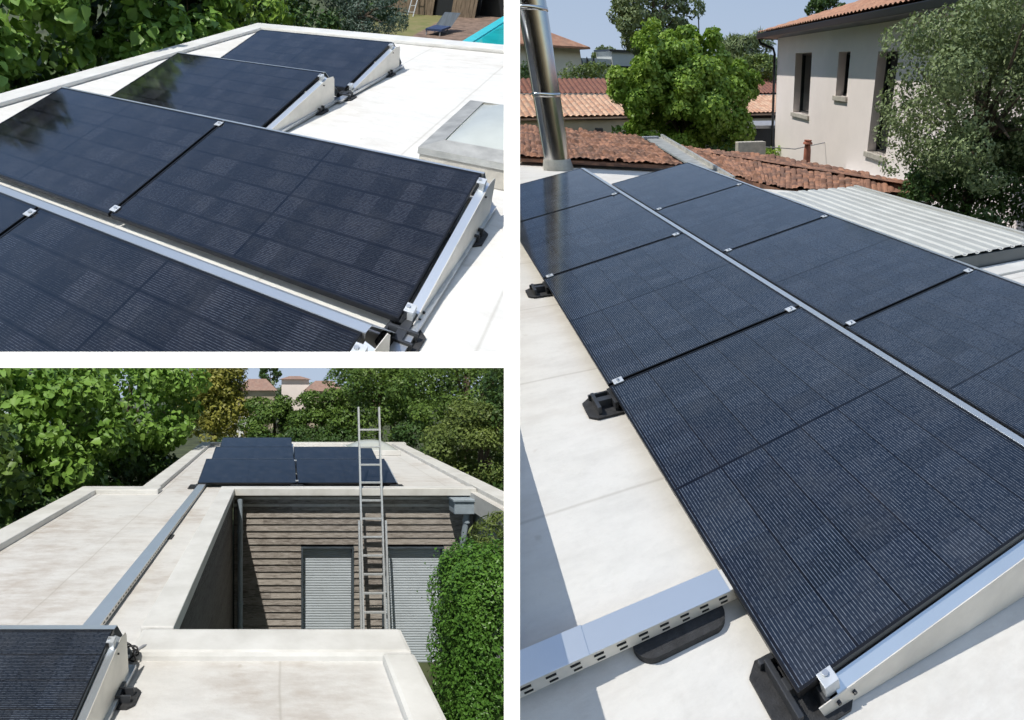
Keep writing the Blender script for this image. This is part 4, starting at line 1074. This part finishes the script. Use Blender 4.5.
# near module, lower left corner
NB = (-2.70, 2.02, .09)
make_module(pl, 2, T2, NB, M['glass3'], 'near black panel cut by the lower left picture corner', None)
make_deflector(pl, 2, T2, NB, 'grey beam on the high edge of the near corner panel', ML, None, flange=.06)
make_end_plate(pl, 2, T2, NB, ML, 'large pale side plate of the near corner panel', group=None)
make_clamp(pl, 2, T2, NB, ML, 1.04, 'silver end clamp on the near corner panel', .05, True, group=None)
make_foot(pl, 2, NB, ML + .06, 1.0, 'black foot beside the side plate of the near corner panel', None, sx=.11, sy=.10)
make_rail(pl, 2, NB, ML + .05, -.1, 1.3, 'flat rail under the side plate of the near corner panel', None)
# cable duct
t = thing(pl, 'cable_duct', 'long blue-grey metal cable duct with perforated side running to the panels', 'cable duct', (-1.32, 6, 0))
mb = MB(); mb.box((-1.42, 3.3, .0585), (-1.295, 9.36, .064), 0, .001); build(pl, mb, 'lid', M['galvblue'], t)
mb = MB(); mb.box((-1.415, 3.3, .012), (-1.30, 9.35, .058), 0, .002); y = 3.35
while y < 9.2: mb.box((-1.3005, y, .03), (-1.298, y + .03, .040), 1); y += .07
build(pl, mb, 'duct_body', [M['galvlight'], M['slot']], t)
mb = MB(); mb.box((-1.42, 6.15, .0005), (-1.255, 6.32, .012), 0, .003); build(pl, mb, 'rubber_pad', M['rubber'], None, None, 'small black rubber pad under the long cable duct', 'pad')
t = thing(pl, 'cable_coil', 'black cable coil hanging out beside the near corner panel', 'cable', (-.96, 3.35, 0))
mb = MB(); pts = []
for i in range(60):
    a = i / 60 * 6.28 * 2.6; rr = .05 + .012 * math.sin(i)
    pts.append((-.97 + rr * math.cos(a), 3.40 + .025 * math.sin(a * .7), .075 + rr * math.sin(a)))
mb.tube(pts, .006, 6); build(pl, mb, 'coil', M['cable'], t)
mb = MB(); mb.tube([(-.95, 3.42, .06), (-.9, 3.5, .07), (-.86, 3.64, .012), (-.80, 3.9, .008)], .009, 6); build(pl, mb, 'lead', M['grey'], t)
# skylight
t = thing(pl, 'skylight', 'pale blue-grey skylight dome behind the ladder', 'skylight', (2.5, 14, 0))
mb = MB(); mb.box((1.75, 13.4, .001), (3.05, 14.7, .14), 0, .02); build(pl, mb, 'upstand', M['coping'], t)
mb = MB(); mb.grid(20, 20, lambda u, v: (1.8 + 1.2 * u, 13.45 + 1.2 * v, .14 + .2 * (1 - abs(2 * u - 1) ** 2.5) * (1 - abs(2 * v - 1) ** 2.5)), 0, True); build(pl, mb, 'dome', M['dome'], t)
# ladder
t = thing(pl, 'ladder', 'aluminium extension ladder leaning on the timber wall and standing above the roof', 'ladder', (1.43, 7.9, -3))
def ly(z): return 8.80 + (z - .06) * .16
xl, xr = 1.335, 1.685
for x_ in (xl, xr):
    mb = MB(); mb.prism([(x_ - .014, ly(-2.6), -2.6), (x_ + .014, ly(-2.6), -2.6), (x_ + .014, ly(1.42), 1.42), (x_ - .014, ly(1.42), 1.42)], (0, .055, -.012)); build(pl, mb, 'rail', M['alu'], t)
z = -2.45
while z < 1.3:
    mb = MB(); mb.box((xl + .014, ly(z) + .010, z), (xr - .014, ly(z) + .045, z + .03), 0, .004); build(pl, mb, 'rung', M['alu'], t); z += .289
for x_ in (xl - .045, xr + .045):
    mb = MB(); mb.prism([(x_ - .014, ly(-3) - .06, -3), (x_ + .014, ly(-3) - .06, -3), (x_ + .014, ly(-.42) - .06, -.42), (x_ - .014, ly(-.42) - .06, -.42)], (0, .055, -.012)); build(pl, mb, 'outer_rail', M['alu'], t)
# clipped hedge
rng = np.random.default_rng(5)
def hedge_pts(n, x0, x1, y0, y1, z0, z1, rd=.35):
    u = rng.uniform(-1, 1, (n, 3)); ax = rng.choice([0, 1, 2, 3], n, p=[.30, .40, .22, .08])
    P_ = u.copy(); N_ = np.zeros((n, 3))
    P_[ax == 0, 0] = -1; P_[ax == 1, 1] = -1; P_[ax == 2, 2] = 1; P_[ax == 3, 0] = 1
    # rounded box
    q = np.sign(P_) * np.maximum(np.abs(P_) - (1 - rd), 0); nr = np.linalg.norm(q, axis=1)[:, None]
    inner = np.clip(P_, -(1 - rd), 1 - rd); d = q / (nr + 1e-9)
    P_ = inner + d * rd; N_ = d
    h_ = np.array([(x1 - x0) / 2, (y1 - y0) / 2, (z1 - z0) / 2]); c_ = np.array([(x1 + x0) / 2, (y1 + y0) / 2, (z1 + z0) / 2])
    bump = .05 * np.sin(P_[:, :1] * 9 + P_[:, 2:] * 7) * np.sin(P_[:, 1:2] * 8 - P_[:, 2:] * 5)
    return c_ + P_ * h_ + N_ * (bump * 1.5 - rng.uniform(0, .17, (n, 1)) + np.where(rng.uniform(0, 1, (n, 1)) > .975, rng.uniform(.03, .16, (n, 1)), 0)), N_ + 1e-6
t = thing(pl, 'clipped_hedge', 'bright green clipped hedge with small leaves beside the near roof corner', 'hedge', (2.6, 5.7, -3))
p, e = hedge_pts(58000, 1.74, 3.6, 5.15, 6.25, -3.0, .0)
leaves(pl, 'foliage', G['hedge'], p, e, .046, 6, t, aspect=.55, jitter=.55, droop=.1)
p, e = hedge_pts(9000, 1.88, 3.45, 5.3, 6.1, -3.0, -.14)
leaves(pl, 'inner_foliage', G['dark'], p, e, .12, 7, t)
mb = MB()
for x_ in (2.2, 2.7, 3.2): mb.tube([(x_, 5.7, -3), (x_ + .05, 5.7, -.7)], [.04, .015], 6)
build(pl, mb, 'stem', M['bark'], t)
p, e = crown_cloud((3.12, 7.6, -.62), (.30, .35, .55), 1500, 8, 16, .5)
leaves(pl, 'shrub', G['olive'], p, e, .16, 9, None, aspect=.14, droop=-1.0, label='thin-leaved pale shrub beside the grey wall and rainwater pipe', cat='shrub')
# trees
def T(lab, c, r, mat, n, size, seed, name='tree', **kw): tree(pl, name, lab, 'tree', c, r, -3.0, G[mat], n, size, seed, **kw)
T('broad-leaved tree at the far left edge beyond the long parapet', (-5.75, 7.6, .25), (2.0, 2.0, 2.1), 'midgreen', 9000, .15, 201, lobed=True, aspect=.7, nclump=60)
T('broad-leaved tree with bright hanging leaves left of the roof step', (-4.95, 11.0, .55), (1.75, 1.9, 1.9), 'broad', 10000, .17, 202, lobed=True, aspect=.75, droop=.9, nclump=70, cr=.27)
T('tall green tree between the bright-leaved one and the yellowish one', (-4.1, 14.6, 1.2), (1.75, 1.8, 2.0), 'broad', 8500, .17, 203, lobed=True, aspect=.75, droop=.8, nclump=60)
T('dark leafy tree filling behind the roof step, below the bright-leaved ones', (-4.0, 13.3, -1.2), (1.5, 2.6, 1.35), 'dark', 9000, .15, 214, lobed=True, aspect=.7)
T('dark tree low behind the left parapet', (-4.9, 9.3, -1.6), (1.9, 3.0, 1.3), 'dark', 8000, .15, 204, lobed=True, aspect=.7)
T('yellowish tree above the far left roof corner', (-2.75, 22, .95), (1.45, 1.4, 2.1), 'yellow', 13000, .17, 205, nclump=80, cr=.36, inner=.25)
T('green shrubby tree behind the rearmost panel', (-.2, 21, .1), (1.35, 1.2, 1.2), 'midgreen', 10000, .14, 206, nclump=60, inner=.25)
T('round green tree right of the rearmost panel', (1.5, 19.5, .35), (1.25, 1.1, 1.35), 'midgreen', 10000, .13, 207, nclump=60, inner=.25)
T('tall olive tree behind the top of the ladder', (3.7, 19.5, 1.5), (2.0, 1.6, 2.3), 'midgreen', 16000, .14, 208, nclump=90, cr=.27, inner=.25)
T('tall dark olive tree right of the ladder top', (6.1, 17.5, 1.6), (2.1, 1.8, 2.5), 'midgreen', 17000, .13, 209, nclump=90, cr=.27, inner=.25)
T('lower tree with yellow-green tips above the right parapet', (5.0, 13.2, .15), (1.15, 1.3, 1.25), 'olive', 13000, .095, 210, nclump=60, cr=.27)
T('dark tree at the right edge of the lower left picture', (6.4, 12.6, .7), (1.5, 1.6, 2.4), 'dark', 14000, .12, 211, nclump=60)
T('dark low tree filling under the right trees', (4.9, 16.3, -.4), (2.0, 1.6, 1.1), 'dark', 8000, .12, 212)
T('low dark tree behind the far parapet', (.8, 18.6, -.75), (3.2, 1.2, .85), 'dark', 8000, .12, 213)
T('very tall dark tree at the back behind the ladder top', (5.4, 25, 2.0), (3.2, 1.8, 3.4), 'midgreen', 13000, .2, 215, nclump=70, inner=.3)
T('very tall dark tree at the back, right part of the dark tree mass', (9.4, 22, 1.8), (3.0, 1.8, 3.4), 'dark', 13000, .18, 216, nclump=70, inner=.3)
# far buildings
t = thing(pl, 'house', 'pale house wall at the top left edge behind the broad-leaved tree', 'house', (-13, 25, -3))
mb = MB(); mb.box((-16, 25, -3), (-11.9, 30, 4.5)); build(pl, mb, 'wall', M['bluegrey'], t)
mb = MB(); mb.box((-16.3, 24.7, 4.5), (-11.6, 30.3, 4.7)); build(pl, mb, 'roof', M['tiles_red'], t)
def farhouse(x0, x1, y, zt, zr, wall, lab):
    t = thing(pl, 'house', lab, 'house', ((x0 + x1) / 2, y, -3), 'far houses with red roofs')
    mb = MB(); mb.box((x0, y, -3), (x1, y + 6, zt)); build(pl, mb, 'wall', M[wall], t)
    mb = MB(); mb.add([(x0 - .3, y - .4, zt), (x1 + .3, y - .4, zt), (x1 + .3, y + 6.4, zt), (x0 - .3, y + 6.4, zt), (x0 + 1, y + 3, zr), (x1 - 1, y + 3, zr)], [(0, 1, 5, 4), (1, 2, 5), (2, 3, 4, 5), (3, 0, 4), (3, 2, 1, 0)])
    build(pl, mb, 'roof', M['tiles_hazed'], t)
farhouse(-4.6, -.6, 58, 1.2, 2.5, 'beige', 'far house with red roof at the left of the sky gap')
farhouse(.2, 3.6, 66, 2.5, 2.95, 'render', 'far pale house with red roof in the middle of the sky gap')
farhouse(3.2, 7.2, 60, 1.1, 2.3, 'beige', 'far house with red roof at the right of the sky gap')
mb = MB(); mb.box((-3.3, 30, -3), (-1.0, 31.5, -.05), 0, .03); build(pl, mb, 'garden_wall', M['render2'], None, None, 'pale low garden building between the yellowish tree and the far shrubs', 'building')
p, e = crown_cloud((0, 75, .2), (14, 3, 1.6), 6000, 220, 70, .16)
leaves(pl, 'far_woods', G['grey'], p, e, .5, 221, None, kind='stuff')
T('small dark far tree in the sky gap', (-1.3, 70, 3.2), (1.5, 1.2, 1.5), 'dark', 1500, .35, 222)

# ================================================================== trim every place along planes through the camera, behind the partitions
bpy.context.view_layer.update()
for pl in (P1, P2, P3):
    for o in list(pl.col.objects):
        if o.type != 'MESH' or o.get('_keep'): continue
        off = np.zeros(3); q = o
        while q is not None: off = off + np.array(q.location); q = q.parent
        me = o.data
        n = len(me.vertices)
        if not n: continue
        co = np.empty(n * 3); me.vertices.foreach_get('co', co); co = co.reshape(-1, 3) + off
        cut = [(a, b) for a, b in pl.keep if ((co - b) @ a < 0).any()]
        if not cut: continue
        if any(((co - b) @ a < 0).all() for a, b in cut):
            bpy.data.objects.remove(o); continue
        o.data = me.copy()
        bm = bmesh.new(); bm.from_mesh(o.data)
        for a, b in cut:
            bmesh.ops.bisect_plane(bm, geom=list(bm.verts) + list(bm.edges) + list(bm.faces), dist=1e-6,
                                   plane_co=Vector(b - off), plane_no=Vector(a), clear_inner=True)
        bm.to_mesh(o.data); bm.free()
        if not len(o.data.polygons): bpy.data.objects.remove(o)
for pl in (P1, P2, P3):                       # drop what was wholly outside its place
    for _ in range(3):
        for o in list(pl.col.objects):
            if o.type == 'EMPTY' and not o.children: bpy.data.objects.remove(o)
    for o in pl.col.objects:
        for k in ('_b', '_keep'):
            if k in o: del o[k]
# each sun lights its own place and the partitions
for pl in (P1, P2, P3):
    rc = bpy.data.collections.new(pl.col.name + '_lit')
    rc.children.link(pl.col); rc.children.link(part_col)
    pl.sun.light_linking.receiver_collection = rc
